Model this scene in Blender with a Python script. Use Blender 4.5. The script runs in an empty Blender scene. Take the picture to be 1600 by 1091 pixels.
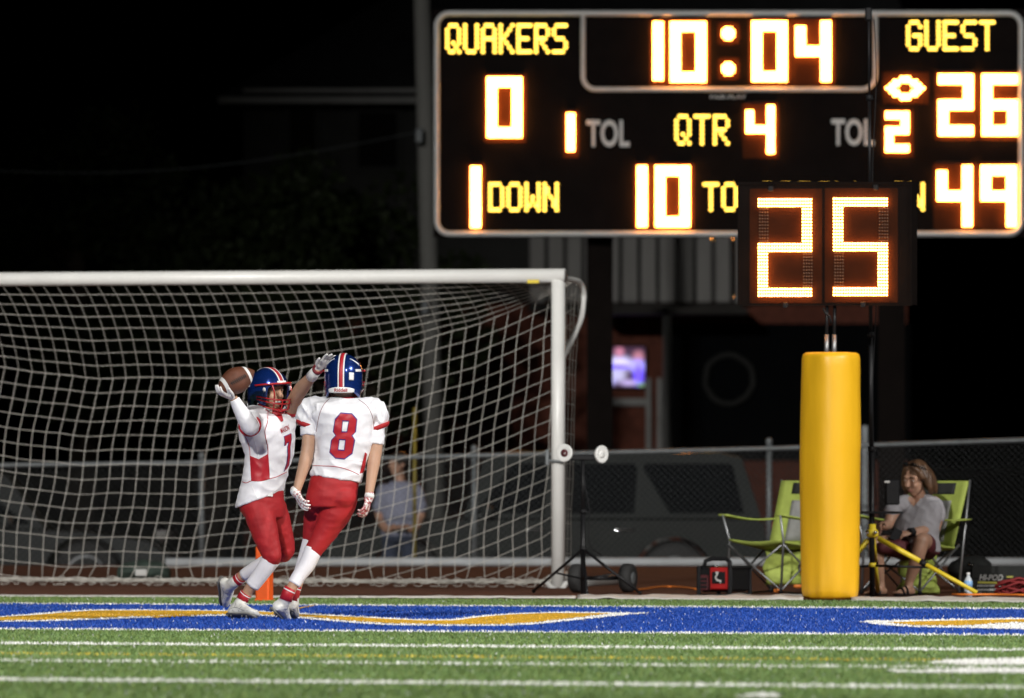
import bpy, bmesh, math, random
import numpy as np
from mathutils import Vector, Matrix, noise
from mathutils.bvhtree import BVHTree
from mathutils.geometry import tessellate_polygon

V = Vector
S = bpy.context.scene
COL = S.collection
random.seed(7)
RNG = np.random.default_rng(11)

# ------------------------------------------------------------------ camera
FPX = 15500.0          # focal length in pixels of the 1600 px wide photograph
CAM_H = 1.015          # kneeling photographer
HOR = 720.0            # row of the horizon in the photograph
cam_data = bpy.data.cameras.new('camera')
cam = bpy.data.objects.new('camera', cam_data)
COL.objects.link(cam)
cam.location = (0, 0, CAM_H)
cam.rotation_euler = (math.radians(90), 0, 0)
cam_data.sensor_width = 36.0
cam_data.sensor_fit = 'HORIZONTAL'
cam_data.lens = FPX * 36.0 / 1600.0
cam_data.shift_y = (HOR - 545.5) / 1600.0
cam_data.clip_start = 0.5
cam_data.clip_end = 3000
cam_data.dof.use_dof = True
cam_data.dof.focus_distance = 62.7
cam_data.dof.aperture_fstop = 4.6
S.camera = cam

# ------------------------------------------------------------------ night sky
world = bpy.data.worlds.new('World')
S.world = world
world.use_nodes = True
wn = world.node_tree.nodes
wl = world.node_tree.links
bg = wn['Background']
sky = wn.new('ShaderNodeTexSky')
sky.sky_type = 'NISHITA'
sky.sun_disc = False
sky.sun_elevation = math.radians(-6)
sky.sun_rotation = math.radians(200)
wl.new(sky.outputs[0], bg.inputs[0])
bg.inputs[1].default_value = 0.05

S.view_settings.view_transform = 'Standard'
S.view_settings.look = 'None'
S.view_settings.exposure = 0.0
S.view_settings.gamma = 1.0
S.view_settings.use_curve_mapping = False
S.cycles.use_denoising = True
S.cycles.max_bounces = 5
S.cycles.sample_clamp_indirect = 4.0

# ------------------------------------------------------------------ floodlights of the stadium
# (lamp heads on the masts that stand along the touchlines, outside the frame; the last is added)
FLOOD = [
    # mast foot, height, aim point, power, half cone, blend
    ((-16.0, 4.0), 31.0, (0.0, 61.0, 0.0), 160000.0, 17.0, 0.6),
    ((40.0, 46.0), 27.0, (0.0, 62.5, 0.0), 88000.0, 17.0, 0.6),
    ((26.0, 14.0), 29.0, (0.0, 62.0, 0.0), 52000.0, 16.0, 0.6),
    ((-24.0, -8.0), 26.0, (3.0, 107.0, 3.6), 200000.0, 7.5, 0.9),  # extra spot added to brighten the scoreboard and the house behind
]
for (fx, fy), fz, aim, pw, half, bl in FLOOD:
    ld = bpy.data.lights.new('floodlight', 'SPOT')
    ld.energy = pw
    ld.color = (1.0, 0.975, 0.94)
    ld.spot_size = math.radians(half * 2)
    ld.spot_blend = bl
    ld.shadow_soft_size = 0.9
    lo = bpy.data.objects.new('floodlight', ld)
    COL.objects.link(lo)
    lo.location = (fx, fy, fz)
    lo.rotation_euler = (V(aim) - V((fx, fy, fz))).to_track_quat('-Z', 'Y').to_euler()

# ------------------------------------------------------------------ helpers
MSL = -0.35                                   # slope of the end line in the ground plane
E1 = V((1, MSL, 0)).normalized()              # along the end line, to the right
E2 = V((-E1.y, E1.x, 0))                      # away from the camera


def P(px, py, d):
    """a photo pixel at depth d (metres from the camera along its axis)"""
    return V(((px - 800.0) / FPX * d, d, CAM_H - (py - HOR) / FPX * d))


def G(px, py, z=0.0):
    """a photo pixel on the ground"""
    d = (CAM_H - z) * FPX / (py - HOR)
    return V(((px - 800.0) / FPX * d, d, z))


def scale_at(d):
    return FPX / d


def lin(c):
    return tuple((x / 255 / 12.92) if x / 255 <= 0.04045 else ((x / 255 + 0.055) / 1.055) ** 2.4 for x in c)


def mat(name, col, rough=0.6, var=0.12, vscale=12.0, bump=0.0, bscale=60.0, metal=0.0, spec=0.5,
        coat=0.0, stretch=(1, 1, 1), dirt=None, sheen=0.0, sss=0.0):
    m = bpy.data.materials.new(name)
    m.use_nodes = True
    nt = m.node_tree
    b = nt.nodes['Principled BSDF']
    tc = nt.nodes.new('ShaderNodeTexCoord')
    mp = nt.nodes.new('ShaderNodeMapping')
    mp.inputs['Scale'].default_value = stretch
    nt.links.new(tc.outputs['Object'], mp.inputs['Vector'])
    nz = nt.nodes.new('ShaderNodeTexNoise')
    nz.inputs['Scale'].default_value = vscale
    nz.inputs['Detail'].default_value = 6
    nt.links.new(mp.outputs[0], nz.inputs['Vector'])
    rp = nt.nodes.new('ShaderNodeValToRGB')
    rp.color_ramp.elements[0].position = 0.3
    rp.color_ramp.elements[1].position = 0.7
    c0 = dirt if dirt else tuple(x * (1 - var) for x in col)
    rp.color_ramp.elements[0].color = (*c0, 1)
    rp.color_ramp.elements[1].color = (*[min(1, x * (1 + var)) for x in col], 1)
    nt.links.new(nz.outputs['Fac'], rp.inputs['Fac'])
    nt.links.new(rp.outputs['Color'], b.inputs['Base Color'])
    b.inputs['Roughness'].default_value = rough
    b.inputs['Metallic'].default_value = metal
    b.inputs['Specular IOR Level'].default_value = spec
    b.inputs['Coat Weight'].default_value = coat
    b.inputs['Coat Roughness'].default_value = 0.08
    if sheen:
        b.inputs['Sheen Weight'].default_value = sheen
    if sss:
        b.inputs['Subsurface Weight'].default_value = sss
        b.inputs['Subsurface Radius'].default_value = (0.01, 0.004, 0.002)
    if bump:
        n2 = nt.nodes.new('ShaderNodeTexNoise')
        n2.inputs['Scale'].default_value = bscale
        n2.inputs['Detail'].default_value = 4
        nt.links.new(mp.outputs[0], n2.inputs['Vector'])
        bp = nt.nodes.new('ShaderNodeBump')
        bp.inputs['Strength'].default_value = bump
        bp.inputs['Distance'].default_value = 0.01
        nt.links.new(n2.outputs['Fac'], bp.inputs['Height'])
        nt.links.new(bp.outputs[0], b.inputs['Normal'])
    return m


def emat(name, col, strength):
    m = bpy.data.materials.new(name)
    m.use_nodes = True
    nt = m.node_tree
    b = nt.nodes['Principled BSDF']
    b.inputs['Base Color'].default_value = (0.2, 0.1, 0.03, 1)
    b.inputs['Emission Color'].default_value = (*col, 1)
    b.inputs['Emission Strength'].default_value = strength
    return m


def vcmat(name, rough=0.6, spec=0.3, emit=0.0):
    m = bpy.data.materials.new(name)
    m.use_nodes = True
    nt = m.node_tree
    b = nt.nodes['Principled BSDF']
    a = nt.nodes.new('ShaderNodeAttribute')
    a.attribute_name = 'Col'
    if emit:
        b.inputs['Base Color'].default_value = (0.01, 0.01, 0.01, 1)
        nt.links.new(a.outputs['Color'], b.inputs['Emission Color'])
        b.inputs['Emission Strength'].default_value = emit
    else:
        nt.links.new(a.outputs['Color'], b.inputs['Base Color'])
    b.inputs['Roughness'].default_value = rough
    b.inputs['Specular IOR Level'].default_value = spec
    return m


class MB:
    """collects shapes; build() links them as one mesh object"""

    def __init__(self):
        self.v = []
        self.f = []

    def add(self, vs, fs):
        o = len(self.v)
        self.v.extend([tuple(x) for x in vs])
        self.f.extend([tuple(i + o for i in f) for f in fs])
        return self

    def box(self, c, size, R=None, bev=0.0):
        c = V(c)
        hx, hy, hz = (s / 2 for s in size)
        R = R or Matrix.Identity(3)
        if bev <= 0:
            vs = [c + R @ V((sx * hx, sy * hy, sz * hz)) for sz in (-1, 1) for sy in (-1, 1) for sx in (-1, 1)]
            fs = [(0, 2, 3, 1), (4, 5, 7, 6), (0, 1, 5, 4), (2, 6, 7, 3), (0, 4, 6, 2), (1, 3, 7, 5)]
            return self.add(vs, fs)
        # chamfered box: octagonal loft with shrunken caps
        b = min(bev, hx * .9, hy * .9, hz * .9)
        rings = []
        for z, i in ((-hz, b), (-hz + b, 0), (hz - b, 0), (hz, b)):
            x, y = hx - i, hy - i
            rings.append([c + R @ V(q) for q in ((x - b, -y, z), (x, -y + b, z), (x, y - b, z), (x - b, y, z),
                                                 (-x + b, y, z), (-x, y - b, z), (-x, -y + b, z), (-x + b, -y, z))])
        return self.rings(rings)

    def rings(self, rings, cap=True):
        n = len(rings[0])
        vs = [p for r in rings for p in r]
        fs = []
        for k in range(len(rings) - 1):
            for i in range(n):
                j = (i + 1) % n
                fs.append((k * n + i, k * n + j, (k + 1) * n + j, (k + 1) * n + i))
        if cap:
            fs.append(tuple(reversed(range(n))))
            fs.append(tuple((len(rings) - 1) * n + i for i in range(n)))
        return self.add(vs, fs)

    def tube(self, pts, rad, n=8, cap=True, closed=False):
        pts = [V(p) for p in pts]
        if not hasattr(rad, '__len__'):
            rad = [rad] * len(pts)
        N = len(pts)
        tang = []
        for i in range(N):
            if closed:
                t = pts[(i + 1) % N] - pts[i - 1]
            else:
                t = pts[min(i + 1, N - 1)] - pts[max(i - 1, 0)]
            tang.append(t.normalized() if t.length > 1e-9 else V((0, 0, 1)))
        up = V((0, 0, 1)) if abs(tang[0].z) < 0.9 else V((1, 0, 0))
        u = tang[0].cross(up).normalized()
        rings = []
        for i in range(N):
            u = (u - tang[i] * u.dot(tang[i]))
            if u.length < 1e-6:
                u = tang[i].orthogonal()
            u.normalize()
            w = tang[i].cross(u)
            rings.append([pts[i] + (u * math.cos(2 * math.pi * k / n) + w * math.sin(2 * math.pi * k / n)) * rad[i]
                          for k in range(n)])
        if closed:
            rings.append(rings[0])
            return self.rings(rings, cap=False)
        return self.rings(rings, cap)

    def capsule(self, pts, rad, n=14, steps=5):
        """round-ended tapered limb along a polyline, resampled smoothly"""
        pts = [V(p) for p in pts]
        if not hasattr(rad, '__len__'):
            rad = [rad] * len(pts)
        pp, rr = smooth_path(pts, rad, steps)
        a = pp[0] - pp[1]
        a.normalize()
        b = pp[-1] - pp[-2]
        b.normalize()
        r0, r1 = rr[0], rr[-1]
        head = [(pp[0] + a * r0 * math.sin(t), r0 * math.cos(t)) for t in (1.35, 0.9, 0.45)]
        tail = [(pp[-1] + b * r1 * math.sin(t), r1 * math.cos(t)) for t in (0.45, 0.9, 1.35)]
        allp = head + list(zip(pp, rr)) + tail
        return self.tube([p for p, _ in allp], [r for _, r in allp], n)

    def loft(self, rings, n=28, e=2.0, cap=True):
        out = []
        for r in rings:
            c, U, W = V(r[0]), V(r[1]), V(r[2])
            ex = 2.0 / (r[3] if len(r) > 3 else e)
            ring = []
            for k in range(n):
                t = 2 * math.pi * k / n
                ct, st = math.cos(t), math.sin(t)
                ring.append(c + U * (math.copysign(abs(ct) ** ex, ct)) + W * (math.copysign(abs(st) ** ex, st)))
            out.append(ring)
        return self.rings(out, cap)

    def ell(self, c, U, W, Z, n=16, m=10):
        c, U, W, Z = V(c), V(U), V(W), V(Z)
        rings = []
        for j in range(1, m):
            t = math.pi * j / m - math.pi / 2
            rings.append([c + Z * math.sin(t) + (U * math.cos(2 * math.pi * k / n) + W * math.sin(2 * math.pi * k / n)) * math.cos(t)
                          for k in range(n)])
        o = len(self.v)
        self.rings(rings, cap=False)
        vs = [c - Z, c + Z]
        b = len(self.v)
        self.v.extend([tuple(x) for x in vs])
        for i in range(n):
            j = (i + 1) % n
            self.f.append((b, o + j, o + i))
            self.f.append((b + 1, o + (m - 2) * n + i, o + (m - 2) * n + j))
        return self

    def ball(self, c, r, n=12, m=8):
        return self.ell(c, (r, 0, 0), (0, r, 0), (0, 0, r), n, m)

    def lathe(self, c, axis, prof, n=24, cap=True):
        """prof: list of (distance along axis, radius)"""
        axis = V(axis).normalized()
        u = axis.orthogonal().normalized()
        w = axis.cross(u)
        c = V(c)
        return self.rings([[c + axis * a + (u * math.cos(2 * math.pi * k / n) + w * math.sin(2 * math.pi * k / n)) * r
                            for k in range(n)] for a, r in prof], cap)

    def slab(self, fn, nu, nv, th):
        """a thick sheet: fn(u,v) in 0..1"""
        pts = [[V(fn(i / nu, j / nv)) for j in range(nv + 1)] for i in range(nu + 1)]

        def nrm(i, j):
            a = pts[min(i + 1, nu)][j] - pts[max(i - 1, 0)][j]
            b = pts[i][min(j + 1, nv)] - pts[i][max(j - 1, 0)]
            q = a.cross(b)
            return q.normalized() if q.length > 1e-12 else V((0, 0, 1))
        top, bot = [], []
        for i in range(nu + 1):
            for j in range(nv + 1):
                q = nrm(i, j) * th / 2
                top.append(pts[i][j] + q)
                bot.append(pts[i][j] - q)
        W = nv + 1
        M = (nu + 1) * W
        fs = []
        for i in range(nu):
            for j in range(nv):
                a = i * W + j
                fs.append((a, a + W, a + W + 1, a + 1))
                fs.append((M + a, M + a + 1, M + a + W + 1, M + a + W))
        for i in range(nu):
            for j in (0, nv):
                a, b = i * W + j, (i + 1) * W + j
                fs.append((a, M + a, M + b, b) if j else (a, b, M + b, M + a))
        for j in range(nv):
            for i in (0, nu):
                a, b = i * W + j, i * W + j + 1
                fs.append((a, b, M + b, M + a) if i else (a, M + a, M + b, b))
        return self.add(top + bot, fs)

    def extrude(self, loop, d):
        """closed prism from a planar loop moved by d"""
        d = V(d)
        return self.rings([[V(p) for p in loop], [V(p) + d for p in loop]])

    def mesh(self, name):
        me = bpy.data.meshes.new(name)
        me.from_pydata(self.v, [], self.f)
        me.update()
        return me

    def build(self, name, m=None, parent=None, smooth=False, kind=None, fix=True):
        me = self.mesh(name)
        if fix:
            bm = bmesh.new()
            bm.from_mesh(me)
            bmesh.ops.recalc_face_normals(bm, faces=bm.faces)
            bm.to_mesh(me)
            bm.free()
        return link(name, me, m, parent, smooth, kind)


def smooth_path(pts, rad, steps):
    if len(pts) < 3:
        pp = [pts[0].lerp(pts[1], k / steps) for k in range(steps + 1)]
        rr = [rad[0] + (rad[1] - rad[0]) * k / steps for k in range(steps + 1)]
        return pp, rr
    pp, rr = [], []
    for i in range(len(pts) - 1):
        p0 = pts[i - 1] if i else pts[0] * 2 - pts[1]
        p3 = pts[i + 2] if i + 2 < len(pts) else pts[-1] * 2 - pts[-2]
        p1, p2 = pts[i], pts[i + 1]
        for k in range(steps):
            t = k / steps
            pp.append(0.5 * ((2 * p1) + (p2 - p0) * t + (2 * p0 - 5 * p1 + 4 * p2 - p3) * t * t + (3 * p1 - p0 - 3 * p2 + p3) * t ** 3))
            rr.append(rad[i] + (rad[i + 1] - rad[i]) * t)
    pp.append(pts[-1])
    rr.append(rad[-1])
    return pp, rr


def link(name, me, m=None, parent=None, smooth=False, kind=None):
    o = bpy.data.objects.new(name, me)
    COL.objects.link(o)
    if m:
        me.materials.append(m)
    if smooth and len(me.polygons):
        me.polygons.foreach_set('use_smooth', [True] * len(me.polygons))
    if parent:
        o.parent = parent
        if parent.type == 'EMPTY':
            o.matrix_parent_inverse = (Matrix.Translation(parent.location) @ parent.rotation_euler.to_matrix().to_4x4()).inverted()
    if kind:
        o['kind'] = kind
    return o


def thing(name, label, cat, loc, group=None):
    o = bpy.data.objects.new(name, None)
    COL.objects.link(o)
    o.empty_display_size = 0.1
    o.location = loc
    o['label'] = label
    o['category'] = cat
    if group:
        o['group'] = group
    return o


def tag(o, label, cat, group=None):
    o['label'] = label
    o['category'] = cat
    if group:
        o['group'] = group
    return o


def copy_tree(o, parent=None):
    c = o.copy()
    COL.objects.link(c)
    if parent:
        c.parent = parent
    for ch in o.children:
        copy_tree(ch, c)
    return c


def remesh(mb, name, m, parent, voxel=0.007, iters=4, fn=None):
    """union of all shapes in mb as one continuous surface"""
    me = mb.mesh('tmp')
    bm = bmesh.new()
    bm.from_mesh(me)
    bmesh.ops.recalc_face_normals(bm, faces=bm.faces)
    bm.to_mesh(me)
    bm.free()
    o = bpy.data.objects.new('tmp', me)
    COL.objects.link(o)
    r = o.modifiers.new('r', 'REMESH')
    r.mode = 'VOXEL'
    r.voxel_size = voxel
    if iters:
        s = o.modifiers.new('s', 'SMOOTH')
        s.factor = 0.5
        s.iterations = iters
    dg = bpy.context.evaluated_depsgraph_get()
    new = bpy.data.meshes.new_from_object(o.evaluated_get(dg))
    bpy.data.objects.remove(o)
    new.name = name
    if fn:
        new.update()
        nor = [v.normal.copy() for v in new.vertices]
        for v, q in zip(new.vertices, nor):
            v.co = fn(v.co.copy(), q)
        new.update()
    return link(name, new, m, parent, True)


def folds(amp, sx, sy, sz, seed=0.0, amp2=None):
    def f(p, q):
        a = noise.noise(V((p.x * sx + p.z * 6 + seed, p.y * sy, p.z * sz)))
        b = noise.noise(V((p.x * sx * 2.3, p.y * sy * 2 + seed, p.z * sz * 2.1 - p.x * 9)))
        a = 1 - abs(a) * 2.2
        return p + q * (amp * a + (amp2 if amp2 else amp * .5) * b)
    return f


def bvh_of(o):
    me = o.data
    return BVHTree.FromPolygons([v.co for v in me.vertices], [tuple(p.vertices) for p in me.polygons])


CAMP = V((0, 0, CAM_H))


def cast(bvh, px, py, off=0.002):
    """the point of a surface seen at a photo pixel, lifted a little off it"""
    d = (P(px, py, 50.0) - CAMP).normalized()
    h, n, i, t = bvh.ray_cast(CAMP, d, 300)
    if h is None:
        h, n, i, t = bvh.find_nearest(P(px, py, bvh_depth[0]))
    if n.dot(d) > 0:
        n = -n
    return h + n * off


bvh_depth = [62.6]


def fill(loops):
    """2-D loops (first outer, others holes) -> verts, triangles"""
    L = [[V((x, y, 0)) for x, y in lp] for lp in loops]
    tris = tessellate_polygon(L)
    return [(p.x, p.y) for lp in L for p in lp], [tuple(t) for t in tris]


def refine(vs, fs, maxlen):
    bm = bmesh.new()
    bv = [bm.verts.new((x, y, 0)) for x, y in vs]
    for f in fs:
        try:
            bm.faces.new([bv[i] for i in f])
        except ValueError:
            pass
    for _ in range(6):
        ed = [e for e in bm.edges if e.calc_length() > maxlen]
        if not ed:
            break
        bmesh.ops.subdivide_edges(bm, edges=ed, cuts=1)
        bmesh.ops.triangulate(bm, faces=bm.faces)
    bm.verts.index_update()
    out = [(v.co.x, v.co.y) for v in bm.verts], [tuple(v.index for v in f.verts) for f in bm.faces]
    bm.free()
    return out


def decal(name, loops, bvh, m, parent, off=0.003, maxlen=3.0, smooth=True, warp=None):
    vs, fs = fill(loops)
    vs, fs = refine(vs, fs, maxlen)
    if warp:
        vs = [warp(x, y) for x, y in vs]
    mb = MB()
    mb.add([cast(bvh, x, y, off) for x, y in vs], fs)
    return mb.build(name, m, parent, smooth)


_txt_cache = {}


def text_loops(s, bold=0.0):
    """flat outline triangles of a word in the built-in font, in a unit box"""
    key = (s, bold)
    if key in _txt_cache:
        return _txt_cache[key]
    cu = bpy.data.curves.new('t', 'FONT')
    cu.body = s
    cu.fill_mode = 'FRONT'
    cu.resolution_u = 3
    cu.offset = bold
    o = bpy.data.objects.new('t', cu)
    COL.objects.link(o)
    dg = bpy.context.evaluated_depsgraph_get()
    me = bpy.data.meshes.new_from_object(o.evaluated_get(dg))
    vs = [(v.co.x, v.co.y) for v in me.vertices]
    fs = [tuple(p.vertices) for p in me.polygons]
    bpy.data.objects.remove(o)
    bpy.data.meshes.remove(me)
    x0, x1 = min(v[0] for v in vs), max(v[0] for v in vs)
    y0, y1 = min(v[1] for v in vs), max(v[1] for v in vs)
    vs = [((x - x0) / (x1 - x0), (y - y0) / (y1 - y0)) for x, y in vs]
    _txt_cache[key] = (vs, fs)
    return vs, fs


def text_on(name, s, quad, place, m, parent, bold=0.0, maxlen=None):
    """quad: BL, BR, TL, TR in some 2-D space; place(x,y) -> 3-D"""
    vs, fs = text_loops(s, bold)
    bl, br, tl, tr = quad
    out = []
    for u, w in vs:
        x = (bl[0] * (1 - u) + br[0] * u) * (1 - w) + (tl[0] * (1 - u) + tr[0] * u) * w
        y = (bl[1] * (1 - u) + br[1] * u) * (1 - w) + (tl[1] * (1 - u) + tr[1] * u) * w
        out.append((x, y))
    if maxlen:
        out, fs = refine(out, fs, maxlen)
    mb = MB()
    mb.add([place(x, y) for x, y in out], fs)
    return mb.build(name, m, parent)


# ------------------------------------------------------------------ materials
M = {}
M['turf'] = mat('turf', (0.06, 0.11, 0.04), 0.8, 0.25, 3.0, spec=0.2)
M['turf_blue'] = mat('turf_blue', (0.012, 0.045, 0.30), 0.7, 0.2, 6.0, spec=0.2)
M['turf_yellow'] = mat('turf_yellow', (0.70, 0.42, 0.04), 0.7, 0.15, 6.0, spec=0.2)
M['turf_white'] = mat('turf_white', (0.75, 0.75, 0.72), 0.7, 0.1, 6.0, spec=0.2)
M['blade'] = vcmat('blade', 0.5, 0.35)
M['track'] = mat('track', (0.12, 0.05, 0.03), 0.9, 0.2, 2.0, bump=0.4, bscale=160, spec=0.2)
M['soil'] = mat('soil', (0.03, 0.036, 0.018), 0.95, 0.4, 1.2, bump=0.6, bscale=20, spec=0.1)
M['asphalt'] = mat('asphalt', (0.05, 0.05, 0.05), 0.9, 0.2, 4, bump=0.4, bscale=90, spec=0.2)
M['white_paint'] = mat('white_paint', (0.78, 0.78, 0.75), 0.35, 0.04, 5, bump=0.03, bscale=40)
M['net'] = mat('net', (0.55, 0.53, 0.48), 0.85, 0.12, 10, spec=0.2)
M['black_metal'] = mat('black_metal', (0.008, 0.008, 0.009), 0.45, 0.2, 20, spec=0.3)
M['black_plastic'] = mat('black_plastic', (0.010, 0.010, 0.011), 0.55, 0.2, 30, spec=0.2)
M['rubber'] = mat('rubber', (0.02, 0.02, 0.02), 0.8, 0.2, 30)
M['steel'] = mat('steel', (0.30, 0.31, 0.32), 0.45, 0.1, 15, metal=0.85)
M['galvanised'] = mat('galvanised', (0.17, 0.185, 0.19), 0.55, 0.15, 12, metal=0.4)
M['pad'] = mat('pad', (0.80, 0.44, 0.012), 0.42, 0.06, 4, bump=0.12, bscale=26, stretch=(1, 1, .35))
M['board_face'] = mat('board_face', (0.006, 0.0042, 0.0038), 0.8, 0.2, 6, spec=0.06)
M['clock_face'] = mat('clock_face', (0.006, 0.0042, 0.0036), 0.8, 0.2, 6, spec=0.06)
M['halo_panel'] = mat('halo_panel', (0.042, 0.012, 0.0035), 0.8, 0.15, 8, spec=0.1)  # orange plate added behind the LEDs; its tint stands for their bloom
M['clock_halo_panel'] = mat('clock_halo_panel', (0.030, 0.0085, 0.003), 0.8, 0.15, 8, spec=0.08)  # same added plate for the play clock, bloom in its tint
M['board_trim'] = mat('board_trim', (0.55, 0.56, 0.55), 0.45, 0.06, 8)
M['board_print'] = mat('board_print', (0.55, 0.56, 0.55), 0.6, 0.05, 8)
M['led_amber'] = emat('led_amber', (1.0, 0.34, 0.055), 54.0)
M['led_clock'] = emat('led_clock', (1.0, 0.36, 0.075), 48.0)
M['led_yellow'] = emat('led_yellow', (1.0, 0.60, 0.075), 5.5)
M['led_off'] = mat('led_off', (0.10, 0.07, 0.05), 0.4, 0.1, 20)
M['orange'] = mat('orange', (0.85, 0.11, 0.012), 0.5, 0.06, 10)
M['yellow_paint'] = mat('yellow_paint', (0.72, 0.55, 0.03), 0.4, 0.08, 10)
M['red_plastic'] = mat('red_plastic', (0.40, 0.012, 0.012), 0.4, 0.1, 10)
M['red_cord'] = mat('red_cord', (0.20, 0.012, 0.014), 0.7, 0.15, 30)
M['orange_cord'] = mat('orange_cord', (0.80, 0.22, 0.03), 0.5, 0.1, 20)
M['lime'] = mat('lime', (0.36, 0.44, 0.085), 0.75, 0.1, 14, bump=0.15, bscale=30)
M['grey_fabric'] = mat('grey_fabric', (0.30, 0.30, 0.29), 0.85, 0.12, 20, bump=0.2, bscale=60)
M['dark_fabric'] = mat('dark_fabric', (0.02, 0.022, 0.02), 0.85, 0.2, 20, bump=0.3, bscale=40)
M['tarp'] = mat('tarp', (0.62, 0.60, 0.56), 0.6, 0.12, 6, bump=0.3, bscale=10)
M['glass_dark'] = mat('glass_dark', (0.006, 0.007, 0.008), 0.06, 0.1, 3, spec=0.6)
M['car_grey'] = mat('car_grey', (0.030, 0.033, 0.032), 0.12, 0.05, 3, spec=0.4)
M['car_silver'] = mat('car_silver', (0.045, 0.048, 0.048), 0.12, 0.05, 3, spec=0.4)
M['chrome'] = mat('chrome', (0.8, 0.8, 0.8), 0.12, 0.02, 3, metal=1.0)
M['tail_red'] = mat('tail_red', (0.45, 0.01, 0.01), 0.2, 0.1, 8, coat=0.8)
M['house_shaded'] = mat('house_shaded', (0.035, 0.035, 0.032), 0.8, 0.15, 4)  # siding darkened in the colour for the dim wall, frames and wreath
M['wire'] = mat('wire', (0.045, 0.048, 0.048), 0.6, 0.1, 8)
M['siding'] = mat('siding', (0.42, 0.41, 0.39), 0.7, 0.12, 4, stretch=(1, 1, .2))
M['brick'] = mat('brick', (0.20, 0.06, 0.035), 0.85, 0.25, 8, bump=0.3, bscale=30)
M['roof'] = mat('roof', (0.022, 0.022, 0.024), 0.9, 0.3, 3, bump=0.4, bscale=15)
M['trim'] = mat('trim', (0.45, 0.45, 0.43), 0.6, 0.1, 4)
M['wood_dark'] = mat('wood_dark', (0.05, 0.045, 0.04), 0.8, 0.2, 6)
M['pole'] = mat('pole', (0.20, 0.20, 0.185), 0.8, 0.15, 6, stretch=(1, 1, .15))
M['bark'] = mat('bark', (0.06, 0.045, 0.03), 0.9, 0.3, 8, bump=0.6, bscale=20)
M['leaf'] = mat('leaf', (0.022, 0.032, 0.010), 0.6, 0.4, 2.0, spec=0.2)
M['concrete'] = mat('concrete', (0.40, 0.42, 0.43), 0.7, 0.12, 5)
# clothing and skin
M['skin'] = mat('skin', (0.46, 0.27, 0.175), 0.5, 0.08, 14, sss=0.1, spec=0.4)
M['skin_light'] = mat('skin_light', (0.50, 0.30, 0.20), 0.5, 0.06, 14, sss=0.1, spec=0.4)
M['skin_tan'] = mat('skin_tan', (0.40, 0.23, 0.155), 0.5, 0.08, 14, sss=0.1)
M['jersey'] = mat('jersey', (0.80, 0.80, 0.83), 0.6, 0.03, 8, bump=0.10, bscale=16, stretch=(1, 1, 1.6), sheen=0.1)
M['red_cloth'] = mat('red_cloth', (0.38, 0.009, 0.013), 0.68, 0.08, 9, bump=0.10, bscale=22, stretch=(1, 1, 1.8))
M['red_print'] = mat('red_print', (0.42, 0.012, 0.022), 0.5, 0.05, 30)
M['dark_red_line'] = mat('dark_red_line', (0.16, 0.012, 0.02), 0.6, 0.05, 30)
M['blue_print'] = mat('blue_print', (0.05, 0.02, 0.20), 0.5, 0.05, 30)
M['sock'] = mat('sock', (0.80, 0.79, 0.82), 0.6, 0.03, 8, bump=0.12, bscale=40)
M['shoe'] = mat('shoe', (0.66, 0.66, 0.62), 0.38, 0.12, 14, bump=0.25, bscale=40)
M['sole'] = mat('sole', (0.13, 0.13, 0.125), 0.4, 0.2, 30)
M['glove'] = mat('glove', (0.76, 0.75, 0.73), 0.55, 0.05, 30, bump=0.15, bscale=60)
M['helmet'] = mat('helmet', (0.008, 0.035, 0.20), 0.22, 0.05, 3, metal=0.55, coat=1.0)
M['mask_red'] = mat('mask_red', (0.42, 0.010, 0.014), 0.3, 0.05, 10, coat=0.4)
M['white_plastic'] = mat('white_plastic', (0.78, 0.78, 0.76), 0.35, 0.03, 10)
M['leather'] = mat('leather', (0.125, 0.042, 0.02), 0.5, 0.18, 20, bump=0.5, bscale=420)
M['lace'] = mat('lace', (0.03, 0.02, 0.016), 0.7, 0.1, 20)
M['tee'] = mat('tee', (0.33, 0.32, 0.34), 0.85, 0.08, 14, bump=0.25, bscale=22)
M['hair'] = mat('hair', (0.085, 0.044, 0.022), 0.45, 0.45, 24, bump=0.8, bscale=70, stretch=(1, 1, .12))
M['hair_dark'] = mat('hair_dark', (0.03, 0.02, 0.015), 0.5, 0.3, 30)
M['maroon'] = mat('maroon', (0.08, 0.012, 0.016), 0.7, 0.2, 14)
M['eye_white'] = mat('eye_white', (0.72, 0.70, 0.68), 0.25, 0.02, 5)
M['iris'] = mat('iris', (0.03, 0.018, 0.012), 0.2, 0.1, 20)
M['lip'] = mat('lip', (0.36, 0.13, 0.11), 0.45, 0.08, 20)
M['mouthguard'] = mat('mouthguard', (0.70, 0.70, 0.68), 0.3, 0.05, 20)
M['pale_shirt'] = mat('pale_shirt', (0.20, 0.21, 0.28), 0.8, 0.1, 8)
M['jeans'] = mat('jeans', (0.03, 0.04, 0.07), 0.9, 0.2, 10)
M['water_plastic'] = mat('water_plastic', (0.55, 0.60, 0.63), 0.12, 0.08, 10, spec=0.7)
M['label_blue'] = mat('label_blue', (0.22, 0.42, 0.70), 0.4, 0.05, 10)
M['yellow_print'] = mat('yellow_print', (0.62, 0.58, 0.10), 0.6, 0.05, 10)
M['pale_print'] = mat('pale_print', (0.52, 0.52, 0.50), 0.6, 0.05, 10)
M['bag_green'] = mat('bag_green', (0.028, 0.045, 0.035), 0.8, 0.2, 10)
M['dull_yellow'] = mat('dull_yellow', (0.22, 0.17, 0.02), 0.6, 0.1, 10)
# ------------------------------------------------------------------ ground
def tline(y0):
    """distance across the field of the line seen at row y0 in the middle of the photo"""
    return (CAM_H * FPX / (y0 - HOR)) * E2.y


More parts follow.
